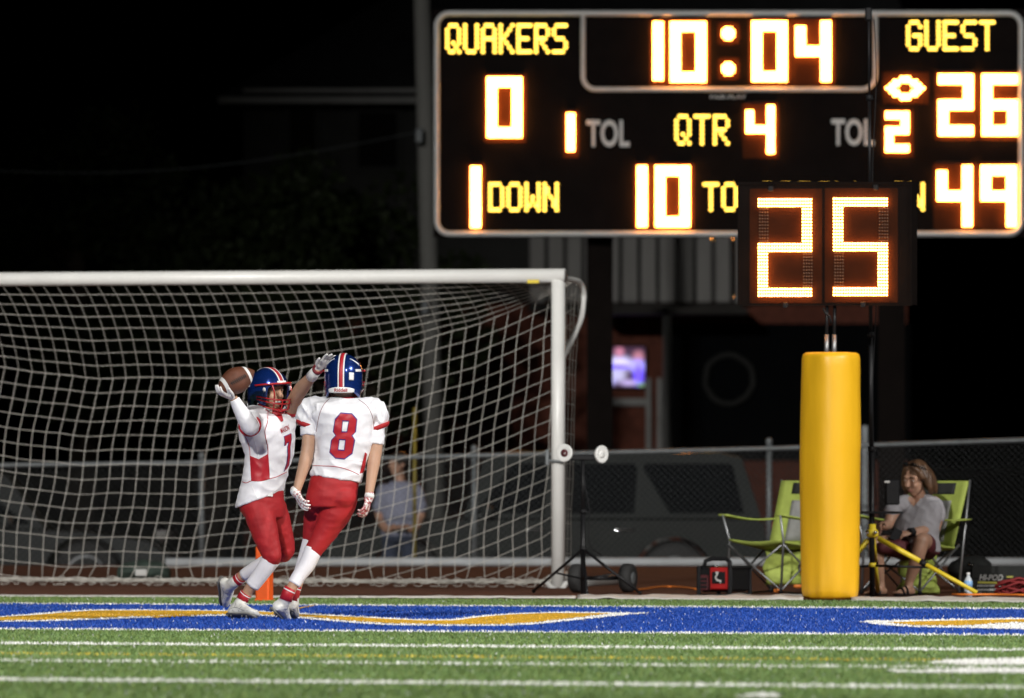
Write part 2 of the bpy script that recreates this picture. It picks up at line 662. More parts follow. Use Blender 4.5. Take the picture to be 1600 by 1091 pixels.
T_BACK = tline(949.7)      # back edge of the end zone
T_GOAL = tline(990.7)      # front edge
T_TURF = tline(938.5)      # turf ends, track begins
FENCE_Y = 96.0
YARD_Z = -0.55


def fp(a, t, z=0.0):
    p = E1 * a + E2 * t
    return V((p.x, p.y, z))


def strip(name, t0, t1, z, m, a0=-80, a1=80, n=1):
    mb = MB()
    mb.add([fp(a0, t0, z), fp(a1, t0, z), fp(a1, t1, z), fp(a0, t1, z)], [(0, 1, 2, 3)])
    return mb.build(name, m, None, kind='structure')


strip('field', -60, T_TURF, 0.0, M['turf'])
mb = MB()
mb.add([fp(-80, T_TURF, -0.002), fp(80, T_TURF, -0.002), V((80, FENCE_Y + .6, -0.002)), V((-80, FENCE_Y + .6, -0.002))], [(0, 1, 2, 3)])
mb.build('running_track', M['track'], None, kind='structure')
# bank behind the fence, then the yard and parking ground to the horizon
xs = np.linspace(-80, 80, 41)
mb = MB()
rows = [(FENCE_Y + .6, -0.002), (FENCE_Y + 1.6, -0.10), (FENCE_Y + 3.4, YARD_Z - .02)]
vs = []
for r, (y, z) in enumerate(rows):
    for x in xs:
        vs.append((x, y, z + (0.03 * noise.noise(V((x * .8, y, 0))) if r == 1 else 0)))
n = len(xs)
mb.add(vs, [(k * n + i, k * n + i + 1, (k + 1) * n + i + 1, (k + 1) * n + i) for k in range(2) for i in range(n - 1)])
mb.build('grass_bank', M['soil'], None, kind='structure')
mb = MB()
mb.add([(-80, FENCE_Y + 3.3, YARD_Z), (80, FENCE_Y + 3.3, YARD_Z), (900, 1500, YARD_Z), (-900, 1500, YARD_Z)], [(0, 1, 2, 3)])
mb.build('yard_ground', M['soil'], None, kind='structure')
mb = MB()
mb.add([(-30, 100.2, YARD_Z + .004), (30, 100.2, YARD_Z + .004), (30, 112, YARD_Z + .004), (-30, 112, YARD_Z + .004)], [(0, 1, 2, 3)])
mb.build('parking_lot', M['asphalt'], None, kind='structure')

# painted turf
LINES = [(T_BACK, 0.36, 'turf_white'), (T_GOAL, 0.30, 'turf_white'), (tline(1013.8), 0.36, 'turf_white'),
         (tline(1030.5), 0.15, 'turf_yellow'), (tline(1041.5), 0.26, 'turf_white'), (tline(1072.0), 0.34, 'turf_white')]
strip('end_zone', T_GOAL, T_BACK, 0.004, M['turf_blue'], -26, 26)
for t, w, k in LINES:
    strip('field_line', t - w / 2, t + w / 2, 0.008, M[k], -26, 26)

# letters painted across the end zone, outlined in white
LET_OUT = [
    [(-60, 976), (-60, 972), (0, 966.5), (50, 962.5), (100, 958.5), (140, 956), (250, 956), (400, 957.5), (470, 961.5), (520, 964),
     (600, 968.5), (660, 971.5), (705, 971.2), (745, 966), (800, 962), (870, 959.5), (1017, 960.8), (960, 966), (900, 972.5),
     (840, 979), (780, 981.5), (690, 981.5), (610, 980.5), (540, 976), (480, 970.5), (420, 966.5), (350, 965.5), (290, 966.8),
     (230, 968.5), (150, 971.5), (90, 974)],
    [(1341, 974.5), (1365, 973), (1430, 972), (1520, 970.5), (1660, 968), (1660, 990), (1600, 987), (1500, 984.5), (1430, 983.5), (1370, 979.5)],
]
LET_IN = [
    [(-60, 974.5), (-60, 973), (0, 968.5), (60, 964.5), (120, 959.5), (150, 957.8), (250, 957.6), (400, 959.2), (470, 964), (520, 966.5),
     (600, 971), (660, 973.8), (712, 973.5), (752, 968), (800, 964), (860, 961.8), (955, 962.2), (920, 966.5), (870, 972.5),
     (825, 977.2), (780, 979.4), (690, 979.4), (615, 978.2), (545, 973.8), (490, 968.6), (420, 964.3), (350, 963.5), (285, 964.8),
     (225, 966.6), (145, 969.6), (85, 972)],
    [(1385, 976.5), (1440, 975), (1530, 972.8), (1660, 970.5), (1660, 974.5), (1575, 976.5), (1528, 980), (1500, 981.5), (1430, 981)],
    [(235, 967.2), (300, 964.6), (310, 965.4), (245, 969)],
    [(425, 960.5), (497, 947.9), (488, 950.5), (432, 962.5)],
]
MARK = [
    [(1450, 1040), (1480, 1035), (1660, 1031), (1660, 1044), (1560, 1043), (1500, 1043)],
    [(1386, 1050), (1420, 1052.5), (1520, 1048.5), (1660, 1049.5), (1660, 1056), (1500, 1056), (1400, 1055)],
    [(1150, 1094), (1165, 1089), (1200, 1087.5), (1220, 1090), (1215, 1094)],
]


def ground_poly(name, loop, z, m):
    mb = MB()
    vs, fs = fill([loop])
    mb.add([G(x, y, 0) + V((0, 0, z)) for x, y in vs], fs)
    return mb.build(name, m, None, kind='structure')


for lp in LET_OUT:
    ground_poly('painted_letter_outline', lp, 0.012, M['turf_white'])
for lp in LET_IN:
    ground_poly('painted_letter', lp, 0.016, M['turf_yellow'])
for lp in MARK:
    ground_poly('painted_number', lp, 0.012, M['turf_white'])


def inside(px, py, loop):
    r = np.zeros(px.shape, bool)
    n = len(loop)
    for i in range(n):
        x0, y0 = loop[i]
        x1, y1 = loop[(i + 1) % n]
        if y0 == y1:
            continue
        c = ((y0 > py) != (y1 > py)) & (px < (x1 - x0) * (py - y0) / (y1 - y0) + x0)
        r ^= c
    return r


# standing blades of the artificial turf where the picture shows them
NB = 520000
by = RNG.uniform(39.5, 74.5, NB)
bx = RNG.uniform(-1, 1, NB) * (by * 0.0516 + 1.3)
bt = bx * E2.x + by * E2.y
keep = bt < T_TURF - 0.05
bx, by, bt = bx[keep], by[keep], bt[keep]
ppx = bx / by * FPX + 800
ppy = CAM_H * FPX / by + HOR
n = len(bx)
colr = np.empty((n, 3))
mot = np.array([noise.noise(V((x * .55, y * .16, 0))) for x, y in zip(bx[::40], by[::40])])
mot = np.repeat(mot, 40)[:n]
mot2 = np.sin(bt * 1.37 + np.sin(bx * .7)) * .5
colr[:] = (0.150, 0.245, 0.078)
colr *= (1 + 0.10 * mot + 0.14 * mot2)[:, None]
warm = RNG.random(n) < 0.25
colr[warm] *= (1.35, 1.12, 1.0)
jit = RNG.normal(0, 0.02, n)
ez = (bt > T_GOAL + jit) & (bt < T_BACK + jit)
colr[ez] = (0.018, 0.075, 0.38)
for lp in LET_OUT:
    colr[inside(ppx, ppy, lp)] = (0.78, 0.78, 0.76)
for lp in LET_IN:
    colr[inside(ppx, ppy, lp)] = (0.72, 0.42, 0.035)
for t, w, k in LINES:
    c = {'turf_white': (0.78, 0.78, 0.76), 'turf_yellow': (0.62, 0.50, 0.05)}[k]
    sel = np.abs(bt + jit - t) < w / 2
    if k == 'turf_white' and w == 0.26:
        sel &= RNG.random(n) < 0.7
    colr[sel] = c
for lp in MARK:
    colr[inside(ppx, ppy, lp)] = (0.78, 0.78, 0.76)
wht = colr.min(axis=1) > .5
vary = RNG.uniform(0.72, 1.28, n)
vary[wht] = RNG.uniform(0.92, 1.08, wht.sum())
colr *= vary[:, None]
colr[wht] *= 1.1
spark = RNG.random(n) < 0.012  # a few blades whitened: fibre glints put into the colour
colr[spark] = np.maximum(colr[spark], 0.35 + 0.4 * RNG.random(spark.sum())[:, None])
az = RNG.uniform(0, 2 * math.pi, n)
h = RNG.uniform(0.012, 0.026, n)
wd = RNG.uniform(0.004, 0.009, n)
lean = RNG.normal(0, 0.012, (n, 2))
vv = np.empty((n, 3, 3))
dx, dy = np.cos(az) * wd, np.sin(az) * wd
vv[:, 0] = np.stack([bx - dx, by - dy, np.zeros(n)], 1)
vv[:, 1] = np.stack([bx + dx, by + dy, np.zeros(n)], 1)
vv[:, 2] = np.stack([bx + lean[:, 0], by + lean[:, 1], h], 1)
me = bpy.data.meshes.new('turf_blades')
me.vertices.add(n * 3)
me.vertices.foreach_set('co', vv.reshape(-1))
me.loops.add(n * 3)
me.loops.foreach_set('vertex_index', np.arange(n * 3, dtype=np.int32))
me.polygons.add(n)
me.polygons.foreach_set('loop_start', np.arange(0, n * 3, 3, dtype=np.int32))
at = me.attributes.new('Col', 'FLOAT_COLOR', 'POINT')
cc = np.ones((n, 3, 4))
cc[:, :, :3] = np.clip(colr, 0, 1)[:, None, :]
at.data.foreach_set('color', cc.reshape(-1).astype(np.float32))
me.update()
o = link('turf_blades', me, M['blade'], None, kind='stuff')
tag(o, 'short artificial grass blades with blue end zone and painted lines', 'grass')

# ------------------------------------------------------------------ floodlight masts (outside the frame, they carry the lamps above)
for (fx, fy), fz, aim, pw, half, bl in FLOOD:
    mb = MB()
    mb.tube([(fx, fy, 0), (fx, fy, fz + 2.2)], [0.32, 0.16], 12)
    d = (V(aim) - V((fx, fy, fz))).normalized()
    side = d.cross(V((0, 0, 1))).normalized()
    for k in range(3):
        c = V((fx, fy, fz + 1.2 + k * .9))
        mb.tube([c - side * 2.2, c + side * 2.2], 0.07, 6)
        for j in range(5):
            q = c + side * (j - 2) * 1.0
            mb.lathe(q - d * .5, d, [(0, .1), (.2, .3), (.35, .32)], 10)
    mb.build('floodlight_mast', M['galvanised'], None, kind='structure')

# ------------------------------------------------------------------ white edging laid along the end of the turf
mb = MB()


def edge_fn(px0, px1, yc0, yc1, hw0, hw1, bump):
    def f(u, v):
        px = px0 + (px1 - px0) * u
        yc = yc0 + (yc1 - yc0) * u
        hw = hw0 + (hw1 - hw0) * u
        p = G(px, yc + (v - .5) * 2 * hw)
        p.z = 0.012 + bump * max(0, noise.noise(V((px * .03, v * 2, 3.1)))) + bump * .5 * math.sin(v * math.pi)
        return p
    return f


mb.slab(edge_fn(-150, 560, 933.2, 935.4, 1.0, 1.0, 0.006), 60, 4, 0.008)
mb.slab(edge_fn(560, 900, 935.4, 935.8, 1.0, 1.3, 0.008), 40, 4, 0.008)
mb.slab(edge_fn(902, 1255, 936.0, 937.0, 2.4, 3.6, 0.02), 50, 6, 0.008)
mb.slab(edge_fn(1330, 1800, 939.0, 942.5, 2.6, 4.2, 0.02), 60, 6, 0.008)
o = mb.build('ground_tarp', M['tarp'], None, True)
tag(o, 'long white plastic strip laid flat along the edge of the turf', 'tarp')

# ------------------------------------------------------------------ scoreboard
BD = 106.0
BM = -0.162                                    # slope of the board in plan
bn = V((BM, -1, 0)).normalized()               # its face normal (towards the camera)


def Bp(px, py, off=0.0):
    """pixel -> board face"""
    u = (px - 800) / FPX
    d = BD / (1 - BM * u)
    return P(px, py, d) + bn * off


SB = thing('scoreboard', 'large black scoreboard with glowing amber digits and grey tube border on black columns', 'scoreboard', P(1140, 800, BD - 2) * 1.0)
SB.location.z = YARD_Z


def board_box(mb, x0, y0, x1, y1, o0, o1):
    mb.rings([[Bp(x0, y1, o), Bp(x1, y1, o), Bp(x1, y0, o), Bp(x0, y0, o)] for o in (o0, o1)])


mb = MB()
board_box(mb, 677, 15, 1601, 370, -0.35, 0.0)
mb.build('cabinet', M['board_face'], SB)


def rounded(x0, y0, x1, y1, r, corners=(1, 1, 1, 1), k=6):
    pts = []
    for ci, (cx, cy, a0) in enumerate(((x1 - r, y0 + r, -90), (x1 - r, y1 - r, 0), (x0 + r, y1 - r, 90), (x0 + r, y0 + r, 180))):
        if corners[ci]:
            for j in range(k + 1):
                a = math.radians(a0 + 90 * j / k)
                pts.append((cx + r * math.cos(a), cy + r * math.sin(a)))
        else:
            pts.append([(x1, y0), (x1, y1), (x0, y1), (x0, y0)][ci])
    return pts


sB = scale_at(BD)
loop = rounded(682.5, 21, 1596, 365.5, 20)
mb = MB()
# the border follows the slight rise of the far end
mb.tube([Bp(x, y, 0.0) for x, y in loop], 4.6 / sB, 10, closed=True)
mb.build('border_tube', M['board_trim'], SB, True)
path = [(911, 24), (911, 120)] + [(911 + 20 - 20 * math.cos(a), 120 + 20 * math.sin(a)) for a in np.linspace(0.2, 1.57, 6)] + [(1140, 140), (1346, 140)] + \
       [(1346 + 22 * math.sin(a), 118 + 22 * math.cos(a)) for a in np.linspace(0.1, 1.57, 6)] + [(1368, 24)]
mb = MB()
mb.tube([Bp(x, y, 0.0) for x, y in path], 3.9 / sB, 10)
mb.build('clock_border_tube', M['board_trim'], SB, True)
for cx in (925, 1383):
    mb = MB()
    a = Bp(cx, 400, -0.55)
    w = 20 / sB
    x, y = a.x, a.y
    top = Bp(cx, 14, 0).z
    for oy in (-.14, .14):
        mb.box((x, y + oy, (YARD_Z + top) / 2), (2 * w, .025, top - YARD_Z))
    mb.box((x, y, (YARD_Z + top) / 2), (.03, .27, top - YARD_Z))
    mb.build('column', M['clock_face'], SB)
mb = MB()
for py in (60, 330):
    mb.tube([Bp(700, py, -.42), Bp(1580, py, -.42)], .06, 6)
mb.build('cross_beam', M['black_metal'], SB)


def led_dots(mb, pts, r, place, hgt):
    """one faceted dome per lamp"""
    for x, y in pts:
        base = [place(x + r * math.cos(a), y + r * math.sin(a), 0.001) for a in np.linspace(0, 2 * math.pi, 7)[:-1]]
        mid = [place(x + .7 * r * math.cos(a), y + .7 * r * math.sin(a), hgt * .75) for a in np.linspace(0, 2 * math.pi, 7)[:-1]]
        top = place(x, y, hgt)
        mb.add(base + mid + [top], [(5, 4, 3, 2, 1, 0)] + [(i, (i + 1) % 6, 6 + (i + 1) % 6, 6 + i) for i in range(6)] + [(6 + i, 6 + (i + 1) % 6, 12) for i in range(6)])


SEG = {'0': 'abcdef', '1': 'bc', '2': 'abged', '4': 'fgbc', '5': 'afgcd', '6': 'afgedc', '9': 'abcfg', '8': 'abcdefg'}


def seg_dots(ch, x0, y0, x1, y1, nst, px, py, nsy=None):
    """dots of a seven segment digit: nst dots across each stroke"""
    nx = max(int(round((x1 - x0) / px)) + 1, nst)
    ny = int(round((y1 - y0) / py)) + 1
    sx = (x1 - x0) / max(nx - 1, 1)
    sy = (y1 - y0) / max(ny - 1, 1)
    nsy = nsy or nst
    mid0 = (ny - nsy) // 2
    on, off = set(), set()
    regs = {
        'a': (range(nx), range(nsy)), 'd': (range(nx), range(ny - nsy, ny)), 'g': (range(nx), range(mid0, mid0 + nsy)),
        'f': (range(nst), range(0, mid0 + nsy)), 'b': (range(nx - nst, nx), range(0, mid0 + nsy)),
        'e': (range(nst), range(mid0, ny)), 'c': (range(nx - nst, nx), range(mid0, ny))}
    segs = SEG[ch]
    for k, (ii, jj) in regs.items():
        for i in ii:
            for j in jj:
                (on if k in segs else off).add((i, j))
    if ch == '4':           # the left stroke starts a little lower
        on = {(i, j) for i, j in on if not (i < nst and j < 2)}
    off -= on
    f = lambda s: [(x0 + i * sx, y0 + j * sy) for i, j in sorted(s)]
    return f(on), f(off)


DIG = [('1', 1023, 1035, 36, 127), ('0', 1050, 1102, 36, 127), ('0', 1177.5, 1228.5, 35, 126), ('4', 1245.5, 1297, 35, 126),
       ('0', 763.5, 814.5, 122.5, 213.5), ('1', 888, 897, 179, 238), ('4', 1168, 1209, 166.5, 238.5), ('2', 1386, 1419, 176.5, 236),
       ('2', 1468.5, 1519.5, 118, 210.5), ('6', 1537, 1588.5, 118, 210.5), ('1', 738, 750, 262, 354), ('1', 998, 1010, 261, 353),
       ('0', 1026.5, 1077, 261, 353), ('4', 1466.5, 1518, 260.5, 352.5), ('9', 1535, 1587, 260.5, 352.5)]
for ch, x0, x1, y0, y1 in DIG:
    small = (y1 - y0) < 80
    nst = 3 if small else 4
    if ch == '1':
        nx = nst
        pts = [(x0 + (x1 - x0) * i / (nx - 1), y) for i in range(nx) for y in np.arange(y0, y1 + .1, 4.0)]
    else:
        pts, _ = seg_dots(ch, x0, y0, x1, y1, nst, 4.0, 4.0)
    mb = MB()
    board_box(mb, x0 - 7.5, y0 - 5, x1 + 7.5, y1 + 9, .0005, .003)
    mb.build('halo_panel', M['halo_panel'], SB)
    mb = MB()
    led_dots(mb, pts, 1.75, lambda x, y, o: Bp(x, y, o + .034), 0.013)
    mb.build('led_digit', M['led_amber'], SB)
    # little weather hood over the digit
    mb = MB()
    w0 = x0 - (0 if ch != '1' else 0) - 2
    mb.rings([[Bp(w0, y0 - 7.5, .002), Bp(x1 + 2, y0 - 7.5, .002), Bp(x1 + 2, y0 - 6.7, .002), Bp(w0, y0 - 6.7, .002)],
              [Bp(w0, y0 - 6.2, .055), Bp(x1 + 2, y0 - 6.2, .055), Bp(x1 + 2, y0 - 5.4, .055), Bp(w0, y0 - 5.4, .055)]])
    mb.build('digit_hood', M['black_plastic'], SB)
for cy in (52.7, 107.7):
    mb = MB()
    board_box(mb, 1138.6 - 17, cy - 17, 1138.6 + 17, cy + 17, .0005, .003)
    mb.build('halo_panel', M['halo_panel'], SB)
    mb = MB()
    led_dots(mb, [(1138.6 + i * 4, cy + j * 4) for i in range(-2, 3) for j in range(-2, 3) if abs(i) + abs(j) < 4], 1.75, lambda x, y, o: Bp(x, y, o + .034), .013)
    mb.build('led_colon_dot', M['led_amber'], SB)
# possession mark: a ball outline
mb = MB()
board_box(mb, 1379, 113, 1451, 163, .0005, .003)
mb.build('halo_panel', M['halo_panel'], SB)
mb = MB()
bits = ['....XXX....', '..XXXXXXX..', '.XXX...XXX.', 'XXX.....XXX', '.XXX...XXX.', '..XXXXXXX..', '....XXX....']
led_dots(mb, [(1387 + i * 5.6, 122 + j * 5.4) for j, r in enumerate(bits) for i, c in enumerate(r) if c == 'X'], 2.3, lambda x, y, o: Bp(x, y, o + .034), .013)
mb.build('led_possession_mark', M['led_amber'], SB)

FONT = {
    'Q': ['.###.', '#...#', '#...#', '#...#', '#.#.#', '#..#.', '.##.#'], 'U': ['#...#'] * 6 + ['.###.'],
    'A': ['.###.', '#...#', '#...#', '#####', '#...#', '#...#', '#...#'], 'K': ['#...#', '#..#.', '#.#..', '##...', '#.#..', '#..#.', '#...#'],
    'E': ['#####', '#....', '#....', '####.', '#....', '#....', '#####'], 'R': ['####.', '#...#', '#...#', '####.', '#.#..', '#..#.', '#...#'],
    'S': ['.####', '#....', '#....', '.###.', '....#', '....#', '####.'], 'G': ['.###.', '#...#', '#....', '#.###', '#...#', '#...#', '.###.'],
    'T': ['#####'] + ['..#..'] * 6, 'D': ['####.', '#...#', '#...#', '#...#', '#...#', '#...#', '####.'],
    'O': ['.###.', '#...#', '#...#', '#...#', '#...#', '#...#', '.###.'], 'W': ['#...#', '#...#', '#...#', '#.#.#', '#.#.#', '##.##', '#...#'],
    'N': ['#...#', '##..#', '##..#', '#.#.#', '#..##', '#..##', '#...#'], 'B': ['####.', '#...#', '#...#', '####.', '#...#', '#...#', '####.'],
    'L': ['#....'] * 6 + ['#####']}
for word, x0, x1, y0, y1 in (('QUAKERS', 699, 884, 40, 81), ('GUEST', 1419, 1552, 35, 76.5), ('QTR', 1057, 1137, 182, 224),
                             ('DOWN', 766, 870, 288, 328), ('TO GO', 1101, 1238, 288.2, 327.5), ('BALL ON', 1249, 1442, 288.2, 327)):
    ncol = len(word) * 6 - 1
    for k, ch in enumerate(word):
        if ch == ' ':
            continue
        pts = []
        for j, row in enumerate(FONT[ch]):
            for i, c in enumerate(row):
                if c == '#':
                    pts.append((x0 + (x1 - x0) * (k * 6 + i) / (ncol - 1), y0 + (y1 - y0) * j / 6))
                    
        mb = MB()
        led_dots(mb, pts, 2.75, Bp, .015)
        mb.build('led_letter', M['led_yellow'], SB)
for x0, x1, y0, y1 in ((916.5, 984, 187, 230), (1299, 1366, 185.5, 228)):
    text_on('printed_word', 'TOL', ((x0, y1), (x1, y1), (x0, y0), (x1, y0)), lambda x, y: Bp(x, y, .004), M['board_print'], SB, bold=0.025)
text_on('printed_name', 'FAIR-PLAY', ((1110, 154.5), (1166, 154), (1110, 149), (1166, 148.5)), lambda x, y: Bp(x, y, .004), M['board_print'], SB, bold=0.01)
# chrome balls added for the small red glints under the board
for px, py in ((1113, 375), (1145, 375), (1147, 465)):
    mb = MB()
    c = P(px, py, BD - .6)
    mb.ball(c, .022)
    mb.tube([c + V((0, .02, 0)), c + V((0, .5, 0.02))], .012, 6)
    mb.build('glint_ball', M['chrome'], SB, True)
mb = MB()
mb.tube([P(1147, 372, BD - .5), P(1147, 468, BD - .5)], .02, 6)
mb.build('service_rail', M['black_metal'], SB)

# ------------------------------------------------------------------ play clock and its padded pole
PCD = 72.9
pcn = -E2


def Cp(px, py, off=0.0):
    u = (px - 1289) / FPX
    d = PCD / (1 - MSL * u)
    return P(px, py, d) + pcn * off


PCF = M['clock_face']
PC = thing('play_clock', 'black play clock box showing 25 in amber lights above the yellow padded pole', 'clock', G(1297, 936))
mb = MB()
mb.rings([[Cp(1153, 478, o), Cp(1425, 476.5, o), Cp(1425, 284.5, o), Cp(1153, 284.5, o)] for o in (-0.13, 0)])
mb.build('cabinet', M['clock_face'], PC)
mb = MB()
for x0, y0, x1, y1 in ((1153, 284.5, 1425, 289), (1153, 475, 1425, 478), (1153, 289, 1156, 475), (1422, 289, 1425, 475)):
    mb.rings([[Cp(x0, y1, o), Cp(x1, y1, o), Cp(x1, y0, o), Cp(x0, y0, o)] for o in (0.0005, .008)])
mb.build('rim', M['clock_face'], PC)
for ch, x0, x1, y0, y1 in (('2', 1187.5, 1268.5, 312, 462), ('5', 1305, 1387, 311, 461)):
    on, off = seg_dots(ch, x0, y0, x1, y1, 4, 4.1, 4.95, 3)
    mb = MB()
    mb.rings([[Cp(x0 - 16, y1 + 12, o), Cp(x1 + 16, y1 + 12, o), Cp(x1 + 16, y0 - 17, o), Cp(x0 - 16, y0 - 17, o)] for o in (0.0005, .002)])
    mb.build('halo_panel', M['clock_halo_panel'], PC)
    mb = MB()
    led_dots(mb, on, 1.48, lambda x, y, o: Cp(x, y, o + .024), .010)
    mb.build('led_digit', M['led_clock'], PC)
    mb = MB()
    led_dots(mb, off, 1.3, lambda x, y, o: Cp(x, y, o + .002), .006)
    mb.build('unlit_segment', M['led_off'], PC, kind='stuff')
for px, py in ((1205, 295), (1369, 293), (1228, 477), (1349, 476)):
    mb = MB()
    mb.box(Cp(px, py, .01), (.035, .02, .04), Matrix(((E1.x, E2.x, 0), (E1.y, E2.y, 0), (0, 0, 1))), .004)
    mb.build('latch', M['black_metal'], PC)
c = P(1297, 500, PCD + .05)
gz = 0
mb = MB()
mb.tube([V((c.x, c.y, 0)), V((c.x, c.y, P(0, 545, PCD).z))], .035, 14)
mb.build('pole', M['black_metal'], PC, True)
for px in (1291.5, 1303.5):
    mb = MB()
    mb.tube([P(px, 565, PCD), P(px, 523, PCD)], .017, 12)
    mb.build('pole_sleeve', M['steel'], PC, True)
    mb = MB()
    mb.tube([P(px, 526, PCD), P(px + 1, 470, PCD + .03)], .0125, 10)
    mb.build('conduit', M['black_metal'], PC, True)
mb = MB()
mb.tube([P(1286, 481, PCD), P(1290, 490, PCD), P(1296, 494, PCD), P(1299, 505, PCD)], .008, 8)
mb.build('cable', M['black_plastic'], PC, True)

PAD = thing('post_pad', 'tall yellow vinyl safety pad wrapped round the play clock pole', 'pad', G(1297, 936))
PDD = 72.3
sp = scale_at(PDD)
prof = [(936.5, 33), (934.5, 38), (931, 41.5), (922, 43), (900, 44), (860, 44.6), (800, 45.2), (740, 46), (690, 46.2), (640, 45.6),
        (600, 44.8), (572, 44.4), (560, 44), (554, 42.5), (551.2, 38), (550.4, 24), (550.2, 8)]
pcx = 1297.0
NR = 72
rings = []
pys = []
for (ya, ra), (yb, rb) in zip(prof[:-1], prof[1:]):
    k = max(1, int(abs(ya - yb) / 8))
    for j in range(k):
        pys.append((ya + (yb - ya) * j / k, ra + (rb - ra) * j / k))
pys.append(prof[-1])
for py, r in pys:
    ring = []
    c = P(pcx + (0.6 if py < 700 else 0), py, PDD)
    for k in range(NR):
        a = 2 * math.pi * k / NR
        t = max(0, (py - 845) / 90)
        tt = max(0, (600 - py) / 50)
        cr = 0.0045 * t * math.sin(a * 9 + 1.3 * math.sin(a * 3)) + 0.003 * tt * math.sin(a * 7 + 2) \
            + 0.004 * noise.noise(V((math.cos(a) * 1.6, math.sin(a) * 1.6, py * .008))) \
            + 0.0015 * noise.noise(V((math.cos(a) * 5, math.sin(a) * 5, py * .02)))
        # slightly square section
        sq = 1 + 0.035 * math.cos(4 * a)
        rr = r / sp * sq + cr
        ring.append(c + V((math.cos(a) * rr, math.sin(a) * rr, 0)))
    rings.append(ring)
mb = MB()
mb.rings(rings)
pad_o = mb.build('padding', M['pad'], PAD, True)
mb = MB()
for k in range(3):
    a = math.radians(-38 + k * .0)
seam = [P(pcx, py, PDD) + V((math.cos(2.2) * r / sp, math.sin(2.2) * r / sp, 0)) * 1.02 for py, r in pys if 556 < py < 930]
mb.tube(seam, .006, 6)
mb.build('seam', M['pad'], PAD, True)
mb = MB()
mb.lathe(G(1305, 936) + V((0, .1, 0)), (0, 0, 1), [(0, .16), (.02, .16), (.03, .1), (.05, .08)], 20)
mb.build('base_plate', M['black_metal'], PAD, True)

# ------------------------------------------------------------------ soccer goal
GD = 79.4
gp = P(862, 918, GD)
gp.z = 0
A_R = 0                                     # along the goal: 0 right post, 7.32 left post


def gpt(a, depth, z):
    p = V((gp.x, gp.y, 0)) - E1 * a + E2 * depth
    return V((p.x, p.y, z))


RAD = 0.056
HB = 2.44 + RAD
GOAL = thing('soccer_goal', 'white full size soccer goal with net standing behind the blue end zone', 'goal', gp)
for a in (-RAD, 7.32 + RAD):
    mb = MB()
    mb.tube([gpt(a, 0, 0.0), gpt(a, 0, HB - RAD * .7)], RAD, 20)
    mb.build('post', M['white_paint'], GOAL, True)
mb = MB()
mb.tube([gpt(-2 * RAD, 0, HB), gpt(7.32 + 2 * RAD, 0, HB)], RAD * 1.01, 20)
mb.build('crossbar', M['white_paint'], GOAL, True)
TOPD = 0.62
for a in (-RAD, 7.32 + RAD):
    mb = MB()
    pts = [gpt(a, 0, HB - .02), gpt(a, TOPD * .6, HB - .03), gpt(a, TOPD - .08, HB - .05), gpt(a, TOPD, HB - .12), gpt(a, TOPD, HB - .2),
           gpt(a, TOPD - .1, HB - .38), gpt(a, 0.02, 1.78)]
    pp, rr = smooth_path(pts, [.024] * len(pts), 4)
    mb.tube(pp, .024, 10)
    mb.build('net_stanchion', M['white_paint'], GOAL, True)
mb = MB()
mb.box(P(833, 440, GD - .05), (.095, .012, .03), None, .003)
mb.build('tag', M['yellow_paint'], GOAL)
mb = MB()
mb.box(P(855, 715, GD - .07), (.03, .03, .13), None, .006)
mb.tube([P(858, 720, GD - .07), P(880, 722, GD - .1)], .012, 8)
mb.build('clip', M['galvanised'], GOAL)
# ground bar beside the right post, on two wheels
mb = MB()
mb.capsule([G(862, 917) + V((0, 0, .05)), G(885, 915) + V((0, 0, .07)), P(915, 909, 80.5), P(960, 907, 81.5)], [.05, .05, .043, .043], 14)
mb.build('ground_bar', M['white_paint'], GOAL, True)
mb = MB()
mb.capsule([P(856, 912, GD - .05), P(866, 921, GD - .15), P(876, 923, GD - .15), P(884, 912, GD - .1)], .022, 10)
mb.build('foot_loop', M['white_paint'], GOAL, True)
for px, d in ((902, 76.2), (981, 76.4)):
    s = scale_at(d)
    cz = .112
    c = P(px, 720, d)
    c.z = cz
    ax = V((.93, -.36, 0)).normalized()
    mb = MB()
    mb.lathe(c - ax * .045, ax, [(0, .05), (0, .095), (.012, .11), (.045, .113), (.078, .11), (.09, .095), (.09, .05)], 28)
    w = mb.build('wheel', M['rubber'], GOAL, True)
    mb = MB()
    mb.lathe(c - ax * .05, ax, [(0, .012), (0, .04), (.01, .055), (.09, .055), (.1, .04), (.1, .012)], 20)
    mb.build('rim', M['galvanised'], w, True)
mb = MB()
c0, c1 = P(905, 720, 76.2), P(975, 720, 76.4)
c0.z = c1.z = .112
mb.tube([c0, c1], .016, 8)
mb.build('axle', M['black_metal'], GOAL, True)

# the net: hung from the crossbar back to a slack rope, then down to the ground
KINK = [(-300, 577), (-100, 580), (4, 581), (60, 584), (130, 586), (206, 588), (297, 590), (330, 585), (400, 579), (459, 570), (520, 561), (574, 551),
        (647, 531), (692, 518), (738, 507), (783, 490), (830, 471), (880, 452), (905, 436)]


def interp(tab, x):
    if x <= tab[0][0]:
        return tab[0][1]
    for (x0, y0), (x1, y1) in zip(tab[:-1], tab[1:]):
        if x <= x1:
            t = (x - x0) / (x1 - x0)
            return y0 + (y1 - y0) * t
    return tab[-1][1]


CELL = 0.1185
NC = int(7.32 / CELL) + 1


def kink_point(a):
    # rope: at the stanchions it is at their corner, between them it sags
    b = min(a, 7.32 - a)
    px = 905 - b * 195.0
    py = interp(KINK, px)
    d = GD + .70
    z = CAM_H - (py - HOR) / FPX * d
    z += 0.008 * math.sin(a * 2 * math.pi / (CELL * 2)) + .006 * noise.noise(V((a * 3, 0, 0)))
    dep = TOPD + 0.02
    return dep, z


